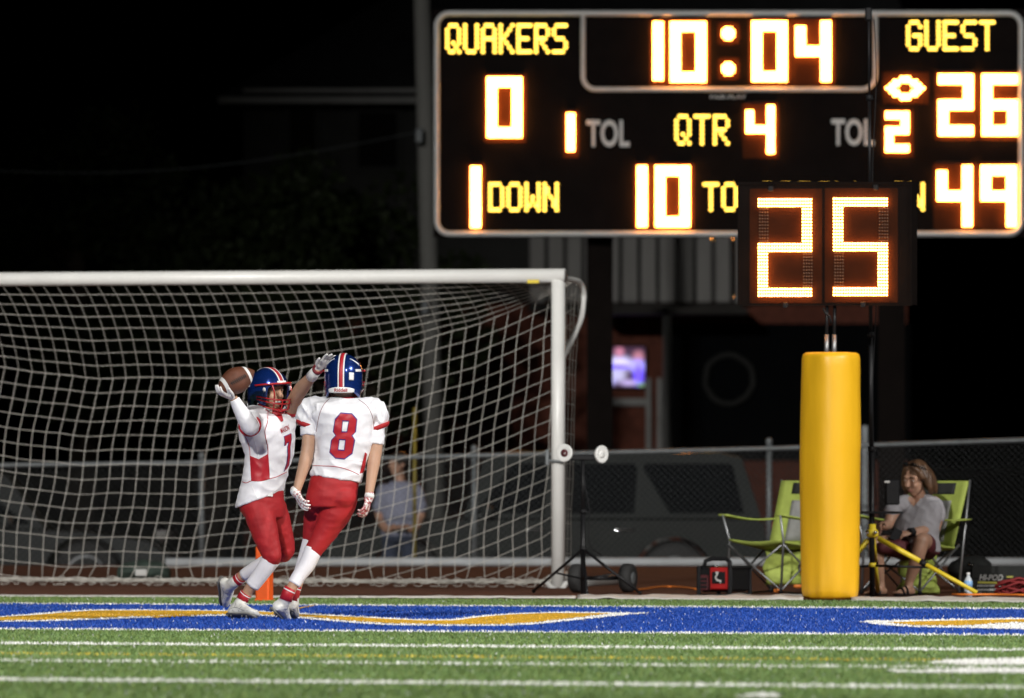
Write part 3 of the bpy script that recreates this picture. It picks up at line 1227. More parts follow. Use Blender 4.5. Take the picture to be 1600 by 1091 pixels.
def back_col(a):
    """nodes of one hanging strand, and its last part bunched on the ground"""
    dep, z = kink_point(a)
    pts = []
    bottom_dep = 0.02 + 0.05 * noise.noise(V((a * .7, 1, 2))) - 0.12 * min(1, min(a, 7.32 - a) / 3.0)
    dz = z / CELL
    total = z
    k = 0
    while True:
        zz = z - k * CELL
        wob = .012 * noise.noise(V((a * 1.3, k * .35, 4.0)))
        t = min(1, max(0, (z - zz) / total))
        # the cloth swings forward towards its foot
        de = dep + (bottom_dep - dep) * (t ** 0.85)
        if zz > 0.045:
            pts.append(gpt(a + wob + .02 * t * math.sin(k * .9 + a), de, zz + .010 * math.sin(a * math.pi / CELL) + .006 * noise.noise(V((a * 4, k, 1)))))
        else:
            break
        k += 1
    return pts, k, bottom_dep


mbn = MB()
TW = 0.0025
cols_back = []
acol = [i * CELL for i in range(NC)]
NTOP = 8
tops = []
for a in acol:
    dep, z = kink_point(a)
    row = []
    z0 = HB - RAD
    for j in range(NTOP + 1):
        t = j / NTOP
        zz = z0 + (z - z0) * (t ** 1.12)
        de = dep * (t ** 0.9) * 1.0
        row.append(gpt(a - .03 * math.sin(t * math.pi), de + .0, zz + .007 * math.sin(a * math.pi / CELL) * (1 if 0 < j < NTOP else 0)))
    tops.append(row)
    pts, k, bd = back_col(a)
    foot = []
    rnd = random.Random(int(a * 1000))
    # what is left of the strand lies in a heap along the foot
    for q in range(max(3, 20 - len(pts))):
        foot.append(gpt(a + rnd.uniform(-.05, .05), bd + rnd.uniform(-.05, .05), rnd.uniform(.006, .055)))
    cols_back.append((pts, foot))
for row in tops:
    mbn.tube(row, TW, 4, cap=False)
for j in range(1, NTOP + 1):
    mbn.tube([row[j] for row in tops], TW if j < NTOP else TW * 1.25, 4, cap=False)
for pts, foot in cols_back:
    mbn.tube(pts + foot, TW * 1.08, 4, cap=False)
maxk = max(len(p) for p, _ in cols_back)
for j in range(1, maxk):
    run = []
    for pts, foot in cols_back:
        if j < len(pts):
            run.append(pts[j])
        else:
            if len(run) > 1:
                mbn.tube(run, TW, 4, cap=False)
            run = []
    if len(run) > 1:
        mbn.tube(run, TW, 4, cap=False)
# side panels between post, stanchion and the back corner
for a in (0.0, 7.32):
    sgn = 1 if a == 0 else -1
    NSD = 6
    grid = []
    for i in range(NSD + 1):
        t = i / NSD
        colp = []
        ztop = HB - .06 - .05 * t
        for j in range(21):
            w = j / 20
            z = ztop * (1 - w) + .03
            dep_t = TOPD * t
            dep_b = (.35 if a == 0 else .35) * t
            de = dep_t + (dep_b - dep_t) * (w ** .8)
            colp.append(gpt(a - RAD * sgn * .5 + .012 * noise.noise(V((i * 2.1, j * .4, a))), de, z))
        grid.append(colp)
    for colp in grid[1:]:
        mbn.tube(colp, TW * 1.15, 4, cap=False)
    for j in range(0, 21):
        mbn.tube([g[j] for g in grid], TW, 4, cap=False)
mbn.build('net', M['net'], GOAL, True, fix=False)
# heap of slack netting along the foot of the net
mb = MB()
rnd = random.Random(5)
for strand in range(26):
    pts = []
    ph = rnd.uniform(0, 6)
    a = -0.02
    while a < 7.36:
        b = 0.02 + 0.05 * noise.noise(V((a * .7, 1, 2))) - 0.12 * min(1, min(a, 7.32 - a) / 3.0)
        pts.append(gpt(a, b + .035 * noise.noise(V((a * 5, strand * 1.7, 0))) + rnd.uniform(-.02, .02),
                       .045 + .022 * noise.noise(V((a * 6, strand * 2.3, 5))) + rnd.uniform(-.012, .012)))
        a += rnd.uniform(.03, .07)
    mb.tube(pts, TW * 1.3, 4, cap=False)
mb.build('slack_netting', M['net'], GOAL, True, kind='stuff', fix=False)
mb = MB()
for k in range(int(7.2 / .105)):
    a = .05 + k * .105 + rnd.uniform(-.03, .03)
    b = 0.02 + 0.05 * noise.noise(V((a * .7, 1, 2))) - 0.12 * min(1, min(a, 7.32 - a) / 3.0)
    r = rnd.uniform(.02, .05)
    loop = [gpt(a + r * math.cos(t), b - .03 + rnd.uniform(-.01, .01), max(.006, .05 + r * math.sin(t) - .015)) for t in np.linspace(0, 5.8, 10)]
    mb.tube(loop, TW, 4, cap=False)
mb.build('net_loops', M['net'], GOAL, True, kind='stuff', fix=False)

# ------------------------------------------------------------------ pylon
PY = thing('pylon', 'bright orange end zone pylon standing behind the running player', 'pylon', G(413, 941))
c = G(413, 941)
mb = MB()
R = Matrix(((E1.x, E2.x, 0), (E1.y, E2.y, 0), (0, 0, 1)))
mb.box(c + V((0, 0, .205)), (.105, .105, .40), R, .012)
mb.build('body', M['orange'], PY)
mb = MB()
mb.box(c + V((0, 0, .012)), (.118, .118, .022), R, .006)
mb.build('base', M['orange'], PY)
# ------------------------------------------------------------------ white kerb rail and chain-link fence
o = MB()
x0, x1 = P(262, 884, FENCE_Y - .5).x, 9.5
o.tube([(x0 - .02, FENCE_Y - .5, .035), (x0 + 2, FENCE_Y - .5, .04), (x1, FENCE_Y - .5, .04)], .042, 12)
for x in np.arange(x0 + .5, x1, 2.4):
    o.box((x, FENCE_Y - .5, .01), (.06, .12, .02))
tag(o.build('kerb_rail', M['concrete'], None, True), 'long pale grey pipe rail lying at the foot of the fence', 'rail')

FT = [(-200, 731), (0, 727), (315, 723), (741, 712), (1202, 701), (1640, 686), (1900, 680)]


def fence_top(x):
    px = x / FENCE_Y * FPX + 800
    return CAM_H - (interp(FT, px) - HOR) / FPX * FENCE_Y


FE = thing('chain_link_fence', 'galvanised chain-link fence with top rail between the track and the parked vehicles', 'fence', (0, FENCE_Y, 0))
fx0, fx1 = -7.5, 9.0
mb = MB()
xs = np.linspace(fx0, fx1, 24)
mb.tube([(x, FENCE_Y, fence_top(x)) for x in xs], .021, 8)
mb.build('top_rail', M['galvanised'], FE, True)
for px in (-110, 315, 741, 1202, 1640):
    x = (px - 800) / FPX * FENCE_Y
    mb = MB()
    zt = fence_top(x)
    mb.tube([(x, FENCE_Y + .03, -.05), (x, FENCE_Y + .03, zt + .06)], .03, 10)
    mb.ball((x, FENCE_Y + .03, zt + .07), .036, 10, 6)
    mb.build('fence_post', M['galvanised'], FE, True)
mb = MB()
sp_ = .064
k = fx0 - 1.4
while k < fx1:
    for s in (1, -1):
        pts = []
        for z in np.arange(0, 1.26, sp_ / 2):
            x = k + s * z + (1.3 if s < 0 else 0)
            if fx0 < x < fx1 and z < fence_top(x):
                pts.append((x, FENCE_Y - .012 + (.006 if s > 0 else 0), z + .02))
        if len(pts) > 1:
            mb.tube([pts[0], pts[-1]], .0017, 3, cap=False)
    k += sp_
mb.build('wire_mesh', M['wire'], FE, fix=False, kind='stuff')


# ------------------------------------------------------------------ parked vehicles
def car(name, label, cat, c, length, hgt, paint, suv=True, flip=1):
    """side-on vehicle; local x forward = -X in the world when flip=1"""
    T = thing(name, label, cat, c)
    c = V(c)
    Wd = 1.86
    L = length

    def q(x, y, z):
        return c + V((-x * flip, y, z))
    belt = hgt * .58
    wr = .36
    fxw, rxw = L * .5 - .92, -L * .5 + 1.0
    # lower body outline with wheel arches (x forward, z)
    out = [(-L / 2 + .02, .42), (-L / 2, .62), (-L / 2 + .03, belt - .05), (-L / 2 + .10, belt)]
    out += [(L / 2 - 1.45, belt), (L / 2 - .9, belt - .03), (L / 2 - .25, belt - .13), (L / 2 - .05, belt - .28), (L / 2, .6), (L / 2 - .04, .40)]

    def arch(xc, r):
        return [(xc + r * math.cos(a), wr + r * math.sin(a)) for a in np.linspace(-.1, math.pi + .1, 12)]
    out += [(L / 2 - .2, .30)] + arch(fxw, .42) + arch(rxw, .42) + [(-L / 2 + .2, .30)]
    mb = MB()
    n = len(out)
    prof = [(-1.0, .93), (-.92, 1.0), (.92, 1.0), (1.0, .93)]
    vs, fs = [], []
    for (yy, k) in prof:
        for x, z in out:
            vs.append(q(x * (0.985 if k < 1 else 1), yy * Wd / 2, .62 + (z - .62) * (k if k < 1 else 1)))
    for r in range(3):
        for i in range(n):
            j = (i + 1) % n
            fs.append((r * n + i, r * n + j, (r + 1) * n + j, (r + 1) * n + i))
    tri = tessellate_polygon([[V((x, z, 0)) for x, z in out]])
    for t in tri:
        fs.append(tuple(t))
        fs.append(tuple(3 * n + i for i in t))
    mb.add(vs, fs)
    mb.build('body', paint, T, False)
    # cabin
    if suv:
        cab = [(-L / 2 + .10, belt), (-L / 2 + .30, hgt - .06), (-L / 2 + .55, hgt), (.35, hgt), (.62, hgt - .05), (L / 2 - 1.5, belt)]
    else:
        cab = [(-L / 2 + .75, belt), (-L / 2 + 1.35, hgt - .06), (-L / 2 + 1.6, hgt), (.25, hgt), (.5, hgt - .05), (L / 2 - 1.35, belt)]
    mb = MB()
    rr = []
    for (yy, ins) in ((-.5, 1), (-.47, 0), (.47, 0), (.5, 1)):
        ring = []
        for x, z in cab:
            t = (z - belt) / (hgt - belt)
            ring.append(q(x * (1 - .0 * t), yy * 2 * (Wd / 2 - .02 - .16 * t) * (1 if ins else 1.0), z - (.02 if ins and z > belt + .1 else 0)))
        rr.append(ring)
    mb.rings(rr)
    mb.build('cabin', paint, T, False)
    # side windows, each a pane proud of the cabin
    def pane(x0, x1, x2, x3, z0, z1):
        for sd in (-1, 1):
            mb = MB()

            def yy(z):
                t = (z - belt) / (hgt - belt)
                return sd * (Wd / 2 - .02 - .16 * t + .012)
            zz = (z0 + z1) / 2
            loop = [q(x0, yy(z0), z0), q(x1, yy(z0), z0), q(x2 + .03, yy(z1 - .05), z1 - .05), q(x2, yy(z1), z1), q(x3, yy(z1), z1), q(x3 - .03, yy(z1 - .05), z1 - .05)]
            mb.extrude(loop, (0, -sd * .01, 0))
            mb.build('window', M['glass_dark'], T)
    zb, zt = belt + .05, hgt - .13
    if suv:
        pane(-L / 2 + .28, -L / 2 + 1.05, -L / 2 + 1.30, -L / 2 + .42, zb, zt)
        pane(-L / 2 + 1.42, -L / 2 + 2.25, -L / 2 + 2.25, -L / 2 + 1.42, zb, zt)
        pane(-L / 2 + 2.36, L / 2 - 1.62, .33, -L / 2 + 2.36, zb, zt)
    else:
        pane(-L / 2 + 1.05, -.35, -.35, -L / 2 + 1.5, zb, zt)
        pane(-.25, L / 2 - 1.5, .15, -.25, zb, zt)
    for xc in (fxw, rxw):
        for sd in (-1, 1):
            mb = MB()
            cc = q(xc, sd * (Wd / 2 - .12), wr)
            mb.lathe(cc - V((0, .11, 0)), (0, 1, 0), [(0, .20), (0, .31), (.03, .355), (.11, .36), (.19, .355), (.22, .31), (.22, .20)], 28)
            w = mb.build('wheel', M['rubber'], T, True)
            mb = MB()
            mb.lathe(cc - V((0, .115, 0)), (0, 1, 0), [(0, .03), (.01, .17), (-.002, .21), (.23, .21), (.22, .17), (.23, .03)], 20)
            mb.build('rim', M['steel'], w, True)
    for sd in (-1, 1):
        mb = MB()
        mb.box(q(-L / 2 + .01, sd * .78, belt - .22), (.14, .2, .34), None, .03)
        mb.build('tail_light', M['tail_red'], T)
        mb = MB()
        mb.box(q(L / 2 - .12, sd * .72, .78), (.2, .36, .17), None, .04)
        mb.build('headlight', M['chrome'], T)
        for x in ((-L / 2 + 1.52, .1) if suv else (-.28,)):
            mb = MB()
            p = q(x, sd * (Wd / 2 + .015), belt - .12)
            mb.capsule([p + V((-.09, 0, 0)), p + V((.09, 0, 0))], .016, 8)
            mb.build('door_handle', M['chrome'], T, True)
        mb = MB()
        mb.ell(q(L / 2 - 1.75, sd * (Wd / 2 + .1), belt + .08), (.08, 0, 0), (0, .12, 0), (0, 0, .08))
        mb.build('mirror', paint, T, True)
    mb = MB()
    mb.box(q(-L / 2 - .04, 0, .5), (.14, Wd * .96, .2), None, .05)
    mb.build('rear_bumper', M['black_plastic'], T)
    mb = MB()
    mb.box(q(L / 2 + .02, 0, .45), (.16, Wd * .94, .22), None, .05)
    mb.build('front_bumper', M['black_plastic'], T)
    return T


sxr = (1205 - 800) / FPX * 103.0
car('parked_suv', 'dark grey sport utility vehicle parked behind the fence, red tail light by the empty chair', 'car',
    (sxr - 2.35, 104.0, YARD_Z + .006), 4.7, 1.66, M['car_grey'], True, 1)
car('parked_car', 'silver sedan parked behind the fence and the left half of the goal', 'car',
    (P(-60, 800, 105).x, 105.5, YARD_Z + .006), 4.5, 1.45, M['car_silver'], False, -1)

# ------------------------------------------------------------------ house
HD = 150.0
sH = scale_at(HD)


def H(px, py, off=0.0):
    p = P(px, py, HD)
    return V((p.x, HD + off, p.z))


HO = thing('house', 'two storey house with pale upper boards, brick ground floor and porch behind the scoreboard', 'house', (H(800, 0).x, HD, YARD_Z))
hx0, hx1 = H(380, 0).x, H(1420, 0).x
z_e = H(0, 152).z
z_m = H(0, 470).z
mb = MB()
mb.box(((hx0 + hx1) / 2, HD + 4.2, (z_m + z_e) / 2), (hx1 - hx0, 8, z_e - z_m))
mb.build('upper_wall', M['house_shaded'], HO)
mb = MB()
mb.box(((hx0 + hx1) / 2, HD + 4.6, (YARD_Z + z_m) / 2), (hx1 - hx0, 8, z_m - YARD_Z))
mb.build('lower_wall', M['brick'], HO)
# upright boards of the upper storey, one by one
bsrc = None
for px in range(826, 1162, 29):
    mb = MB()
    a, b = H(px + 2, 372), H(px + 25, 472)
    mb.box(((a.x + b.x) / 2, HD + .16, (z_m - .02 + H(0, 330).z) / 2), (b.x - a.x, .05, H(0, 330).z - z_m + .02), None, .008)
    mb.build('board', M['siding'], HO)
mb = MB()
mb.box(((H(826, 0).x + H(1160, 0).x) / 2, HD + .14, z_m - .10), (H(1160, 0).x - H(826, 0).x, .16, .12))
mb.build('ledger', M['wood_dark'], HO)
mb = MB()
a, b = H(935, 488), H(1165, 488)
mb.box(((a.x + b.x) / 2, HD - .6, a.z), (b.x - a.x, 1.9, .1))
mb.build('porch_roof', M['wood_dark'], HO)
for px in (1040,):
    mb = MB()
    p = H(px, 0)
    mb.box((p.x, HD - 1.3, (YARD_Z + a.z) / 2), (.12, .12, a.z - YARD_Z), None, .01)
    mb.build('porch_column', M['trim'], HO)
# roof with eaves
mb = MB()
ex0, ex1 = H(342, 0).x, H(1460, 0).x
ridge_z = z_e + 4.6
run = (ridge_z - z_e) / .62
mb.add([(ex0, HD - .4, z_e), (ex1, HD - .4, z_e), (ex1, HD + 8.8, z_e), (ex0, HD + 8.8, z_e),
        (ex0 + run, HD + 4.2, ridge_z), (ex1 - 1.5, HD + 4.2, ridge_z)],
       [(0, 1, 5, 4), (1, 2, 5), (2, 3, 4, 5), (3, 0, 4), (3, 2, 1, 0)])
rf = mb.build('roof', M['roof'], HO)
mb = MB()
mb.box(((ex0 + ex1) / 2, HD - .46, z_e - .06), (ex1 - ex0, .09, .10), None, .01)
mb.build('gutter', M['trim'], rf)
mb = MB()
mb.box(((ex0 + .25 + ex1) / 2, HD - .36, z_e + .09), (ex1 - ex0 - .5, .05, .06))
mb.build('fascia', M['trim'], rf)
for (xa, xb, ya, yb) in ((452, 492, 170, 245), (560, 620, 175, 260)):
    mb = MB()
    pa, pb = H(xa, ya), H(xb, yb)
    mb.box(((pa.x + pb.x) / 2, HD + .18, (pa.z + pb.z) / 2), (pb.x - pa.x + .14, .06, pa.z - pb.z + .14), None, .01)
    w = mb.build('window', M['house_shaded'], HO)
    mb = MB()
    mb.box(((pa.x + pb.x) / 2, HD + .15, (pa.z + pb.z) / 2), (pb.x - pa.x, .03, pa.z - pb.z))
    mb.build('pane', M['glass_dark'], w)
for (xa, xb, ya, yb) in ((1046, 1425, 505, 720), (720, 800, 600, 700)):
    mb = MB()
    pa, pb = H(xa, ya), H(xb, yb)
    mb.box(((pa.x + pb.x) / 2, HD + .57, (pa.z + pb.z) / 2), (pb.x - pa.x, .06, pa.z - pb.z))
    mb.build('dark_sheet', M['glass_dark'], HO)  # the wide sheet's dark colour stands for the porch shade
mb = MB()
pa, pb = H(945, 622), H(1010, 634)
mb.box(((pa.x + pb.x) / 2, HD + .55, (pa.z + pb.z) / 2), (pb.x - pa.x, .14, pa.z - pb.z), None, .01)
mb.build('window_sill', M['trim'], HO)
for px in (1014, 1031):
    mb = MB()
    pa, pb = H(px - 4, 590), H(px + 4, 870)
    mb.box(((pa.x + pb.x) / 2, HD + .5, (pa.z + pb.z) / 2), (pb.x - pa.x, .1, pa.z - pb.z), None, .01)
    mb.build('door_trim', M['trim'], HO)

# television on the porch wall, its picture glowing
TV = thing('television', 'lit television showing players in white and blue on the porch wall', 'television', H(977, 606, .5))
mb = MB()
pa, pb = H(943, 539), H(1011, 607)
mb.box(((pa.x + pb.x) / 2, HD + .5, (pa.z + pb.z) / 2), (pb.x - pa.x, .06, pa.z - pb.z), None, .01)
mb.build('casing', M['black_plastic'], TV)
NX, NY = 48, 44
tv = {}


def tvcol(u, v):
    c = np.array([.03, .012, .03])
    for cx, cy, rx, ry, col in ((.84, .24, .13, .14, (.30, .12, .16)), (.82, .48, .20, .16, (.30, .27, .75)), (.84, .72, .12, .28, (.12, .07, .80)),
                                (.36, .42, .30, .18, (.48, .44, .72)), (.12, .52, .14, .14, (.30, .26, .75)), (.34, .50, .30, .055, (.10, .05, .75)),
                                (.36, .12, .11, .12, (.36, .13, .20)), (.30, .72, .22, .14, (.34, .32, .50)), (.12, .86, .16, .10, (.26, .24, .50)),
                                (.60, .90, .22, .07, (.32, .25, .48)), (.90, .95, .10, .05, (.12, .22, .10))):
        w = math.exp(-(((u - cx) / rx) ** 2 + ((v - cy) / ry) ** 2) ** 2 * .7)
        c = c * (1 - w) + np.array(col) * w
    return c


mb = MB()
cols = []
for j in range(NY + 1):
    for i in range(NX + 1):
        u, v = i / NX, j / NY
        p = H(946 + 62 * u, 542 + 62 * v, .462)
        mb.v.append(tuple(p))
        cols.append((*tvcol(u, v), 1))
W = NX + 1
for j in range(NY):
    for i in range(NX):
        mb.f.append((j * W + i, j * W + i + 1, (j + 1) * W + i + 1, (j + 1) * W + i))
scr = mb.build('screen', vcmat('tv_picture', .3, .3, emit=2.0), TV, fix=False)
at = scr.data.attributes.new('Col', 'FLOAT_COLOR', 'POINT')
at.data.foreach_set('color', np.array(cols, np.float32).reshape(-1))

# wreath on the dark porch sheet
WR = MB()
pts = [H(1140 + 38 * math.cos(a), 592 + 38 * math.sin(a), .42) for a in np.linspace(0, 2 * math.pi, 25)[:-1]]
WR.tube([p + V((.02 * noise.noise(p * 9), .03 * noise.noise(p * 7), .02 * noise.noise(p * 8))) for p in pts], .045, 8, closed=True)
tag(WR.build('wreath', M['house_shaded'], None, True), 'pale round wreath hanging in the dark porch of the house', 'wreath')

# ------------------------------------------------------------------ poles and wire behind the goal
UP = MB()
b = P(684, 880, 128)
t = P(658, -40, 128)
b.z = YARD_Z
UP.tube([b, b.lerp(t, .5), t + (t - b) * .25], [.135, .12, .10], 14)
up = UP.build('utility_pole', M['pole'], None, True)
tag(up, 'tall leaning grey utility pole left of the scoreboard', 'pole')
for py in (212, 480):
    mb = MB()
    c = P(655 if py < 300 else 664, py, 127.7)
    mb.box(c, (.10, .14, .2), None, .02)
    mb.build('pole_bracket', M['galvanised'], up)
mb = MB()
a, c = P(660, 205, 128), P(-260, 245, 118)
mb.tube([a.lerp(c, t) - V((0, 0, .35 * math.sin(t * math.pi))) for t in np.linspace(0, 1, 20)], .008, 5)
tag(mb.build('overhead_wire', M['galvanised'], None), 'thin overhead wire running from the utility pole across the dark sky', 'wire')
mb = MB()
a = P(648, 640, 97.5)
mb.tube([(a.x, a.y, -.12), (a.x, a.y, a.z)], .018, 8)
mb.ball((a.x, a.y, a.z), .022, 8, 6)
tag(mb.build('marker_pole', M['dull_yellow'], None, True), 'thin yellow marker pole behind the goal net', 'pole')
mb = MB()
a = P(1351, 664, 98.5)
mb.box((a.x, a.y, (a.z - .3) / 2), (.075, .09, a.z + .3), None, .015)
tag(mb.build('junction_post', M['galvanised'], None), 'grey green square post directly behind the black mast', 'post')


# ------------------------------------------------------------------ dark trees behind
def tree(label, c, h, r, nleaf, seed):
    rnd = np.random.default_rng(seed)
    T = thing('tree', label, 'tree', c, None)
    c = V(c)
    mb = MB()
    mb.tube([c, c + V((.1, 0, h * .3)), c + V((.05, .1, h * .6)), c + V((0, 0, h * .85))], [.24, .2, .13, .04], 10)
    tips = []
    for k in range(14):
        a = rnd.uniform(0, 6.28)
        z0 = h * rnd.uniform(.28, .7)
        ln = r * rnd.uniform(.5, .95)
        p0 = c + V((.05, .03, z0))
        p1 = p0 + V((math.cos(a) * ln * .5, math.sin(a) * ln * .5, ln * .35))
        p2 = p0 + V((math.cos(a) * ln, math.sin(a) * ln, ln * .55))
        mb.tube([p0, p1, p2], [.09, .06, .02], 6)
        tips += [p1, p2]
    mb.build('trunk', M['bark'], T, True)
    cl = []
    for k in range(46):
        a = rnd.uniform(0, 6.28)
        zz = rnd.uniform(-.55, 1)
        rr = r * math.sqrt(max(.05, 1 - zz * zz)) * rnd.uniform(.45, 1.0)
        cl.append((c + V((math.cos(a) * rr, math.sin(a) * rr, h * .62 + zz * h * .38)), r * rnd.uniform(.16, .36)))
    ctr = np.array([x[0] for x in cl])
    rad = np.array([x[1] for x in cl])
    idx = rnd.integers(0, len(cl), nleaf)
    d = rnd.normal(size=(nleaf, 3))
    d /= np.linalg.norm(d, axis=1)[:, None]
    pos = ctr[idx] + d * (rad[idx] * rnd.uniform(.4, 1, nleaf) ** .5)[:, None]
    u = rnd.normal(size=(nleaf, 3))
    u /= np.linalg.norm(u, axis=1)[:, None]
    w = np.cross(u, rnd.normal(size=(nleaf, 3)))
    w /= np.linalg.norm(w, axis=1)[:, None]
    sz = rnd.uniform(.05, .10, nleaf)[:, None]
    q = np.stack([pos - u * sz, pos + w * sz * .5, pos + u * sz, pos - w * sz * .5], 1)
    me = bpy.data.meshes.new('crown')
    me.from_pydata(q.reshape(-1, 3).tolist(), [], np.arange(nleaf * 4).reshape(-1, 4).tolist())
    link('crown', me, M['leaf'], T)
    return T


tree('leafy dark tree in front of the house wall beside the utility pole', (P(520, 0, 138).x, 138, YARD_Z), 5.4, 2.0, 15000, 3)
tree('broad dark tree far behind the left half of the goal', (P(120, 0, 142).x, 142, YARD_Z), 6.2, 2.3, 15000, 4)
tree('low dark bushy tree at the corner of the house under the gutter', (P(330, 0, 146).x, 146, YARD_Z), 4.4, 1.7, 11000, 8)

# ------------------------------------------------------------------ folding camp chairs
def camp_chair(label, base, yaw, group=None):
    """yaw: direction the sitter faces"""
    T = thing('camp_chair', label, 'chair', base, group)
    b = V(base)
    F = V((math.cos(yaw), math.sin(yaw), 0))
    L = V((-F.y, F.x, 0))
    U = V((0, 0, 1))

    def q(f, l, u):
        return b + F * f + L * l + U * u
    mb = MB()
    mb.slab(lambda u, v: q(.26 - .50 * u, (v - .5) * .52, .40 - .05 * u - .05 * math.sin(v * math.pi) * (.4 + .6 * math.sin(u * math.pi)) + (.012 if u < .08 else 0)), 10, 10, .012)
    mb.build('seat', M['lime'], T, True)

    def back(u, v):
        return q(-.20 - .17 * u - .05 * math.sin(v * math.pi) * (1 - u * .4), (v - .5) * (.50 + .04 * u), .36 + .50 * u)
    mb = MB()
    mb.slab(back, 10, 10, .012)
    bk = mb.build('backrest', M['lime'], T, True)
    mb = MB()
    mb.slab(lambda u, v: back(.08 + .62 * u, .25 + .5 * v) + F * .010, 8, 8, .006)
    mb.build('centre_panel', M['grey_fabric'], bk, True)
    mb = MB()
    mb.slab(lambda u, v: back(.80 + .17 * u, .22 + .56 * v) + F * .010, 4, 8, .006)
    mb.build('head_panel', M['dark_fabric'], bk, True)
    for s in (-1, 1):
        mb = MB()
        mb.slab(lambda u, v: q(.30 - .62 * u, s * (.29 + (v - .5) * .09), .60 - .03 * u - .02 * math.sin(u * math.pi)), 8, 4, .012)
        ar = mb.build('armrest', M['lime'], T, True)
        # rear upright, front support
        mb = MB()
        mb.tube([q(-.24, s * .27, .02), q(-.30, s * .28, .45), q(-.38, s * .275, .87)], .0095, 8)
        mb.build('rear_leg', M['steel'], T, True)
        mb = MB()
        mb.tube([q(.30, s * .29, .60), q(.24, s * .27, .40), q(.27, s * .27, .02)], .0095, 8)
        mb.build('front_leg', M['steel'], T, True)
        for (a0, a1) in (((.26, .03), (-.24, .38)), ((-.24, .03), (.25, .38))):
            mb = MB()
            mb.tube([q(a0[0], s * .27, a0[1]), q(a1[0], s * .275, a1[1])], .008, 8)
            mb.build('side_brace', M['steel'], T, True)
        for fr in (.27, -.25):
            mb = MB()
            mb.ball(q(fr, s * .27, .018), .018, 8, 6)
            mb.build('foot', M['black_plastic'], T, True)
    for fr in (.265, -.245):
        for s in (-1, 1):
            mb = MB()
            mb.tube([q(fr + .006 * s, s * .27, .03), q(fr + .006 * s, -s * .265, .37)], .008, 8)
            mb.build('cross_brace', M['steel'], T, True)
    # carry bag cloth hanging below
    mb = MB()
    mb.slab(lambda u, v: q(.12 - .2 * v, -.02 + .18 * v + .02 * math.sin(u * 9), .33 - .26 * u), 10, 4, .02)
    mb.build('hanging_flap', M['lime'], T, True)
    return T


CH = 74.9
camp_chair('empty lime green folding camp chair beside the yellow pad', G(1214, 927), math.radians(-132))
camp_chair('lime green folding camp chair the seated woman is using', G(1424, 929), math.radians(-128))

# lime bag on the ground under the woman's chair
mb = MB()
c = G(1436, 929)
for k in range(1):
    mb.loft([(c + V((-.16, .02, .02)), (.0, .08, 0), (0, 0, .02)), (c + V((-.10, 0, .06)), (0, .13, 0), (0, 0, .06)), (c + V((.02, 0, .08)), (.02, .14, 0), (.02, 0, .085)),
             (c + V((.10, .02, .06)), (0, .12, .0), (0, 0, .06)), (c + V((.15, .02, .02)), (0, .06, 0), (0, 0, .02))], 20)
o = remesh(mb, 'carry_bag', M['lime'], None, .012, 3, folds(.012, 12, 12, 16))
tag(o, 'crumpled lime green carry bag on the ground under the woman\'s chair', 'bag')

# ------------------------------------------------------------------ generator
GE = thing('generator', 'small red and black portable generator on the track', 'generator', G(1120, 930))
c = G(1120, 929.5)
R = Matrix.Rotation(math.radians(-24), 3, 'Z')
s = scale_at(c.y)


def gq(x, y, z):
    return c + R @ V((x, y, z))


mb = MB()
mb.box(gq(0, .15, .115), (.27, .36, .19), R, .02)
mb.build('housing', M['black_plastic'], GE)
for x in (-.128, .128):
    mb = MB()
    mb.tube([gq(x, -.05, .0), gq(x, -.05, .205), gq(x, .34, .205), gq(x, .34, .0)], .017, 8)
    mb.build('frame_rail', M['black_plastic'], GE)
mb = MB()
mb.box(gq(.035, -.037, .125), (.15, .02, .17), R, .012)
fpn = mb.build('front_panel', M['red_plastic'], GE)
mb = MB()
mb.box(gq(.035, -.049, .13), (.11, .006, .09), R, .01)
mb.build('control_plate', M['black_plastic'], fpn)
mb = MB()
vs, fs = fill([[(.1, 1), (.55, 1.0), (.42, .72), (.2, .5), (.45, .36), (.95, .28), (.8, .05), (.72, .0), (.72, .16), (.3, .22), (.02, .44), (.05, .62), (.22, .72)]])
mb.add([gq(.035 - .03 + .06 * x, -.0535, .085 + .09 * y) for x, y in vs], fs)
mb.build('white_mark', M['pale_print'], fpn)
mb = MB()
mb.box(gq(-.09, -.037, .09), (.08, .02, .12), R, .01)
mb.build('recoil_panel', M['maroon'], GE)
for z in (.06, .09, .12):
    mb = MB()
    mb.box(gq(-.09, -.049, z), (.06, .006, .014), R)
    mb.build('vent_slat', M['black_plastic'], GE)
mb = MB()
mb.tube([gq(-.11, .0, .20), gq(-.10, .02, .255), gq(-.05, .03, .272), gq(.06, .03, .272), gq(.10, .02, .25), gq(.11, .0, .20)], .016, 8)
mb.build('handle', M['black_plastic'], GE, True)
mb = MB()
mb.lathe(gq(-.05, .1, .2), (0, 0, 1), [(0, .03), (.02, .03), (.025, .02)], 12)
mb.build('fuel_cap', M['chrome'], GE, True)

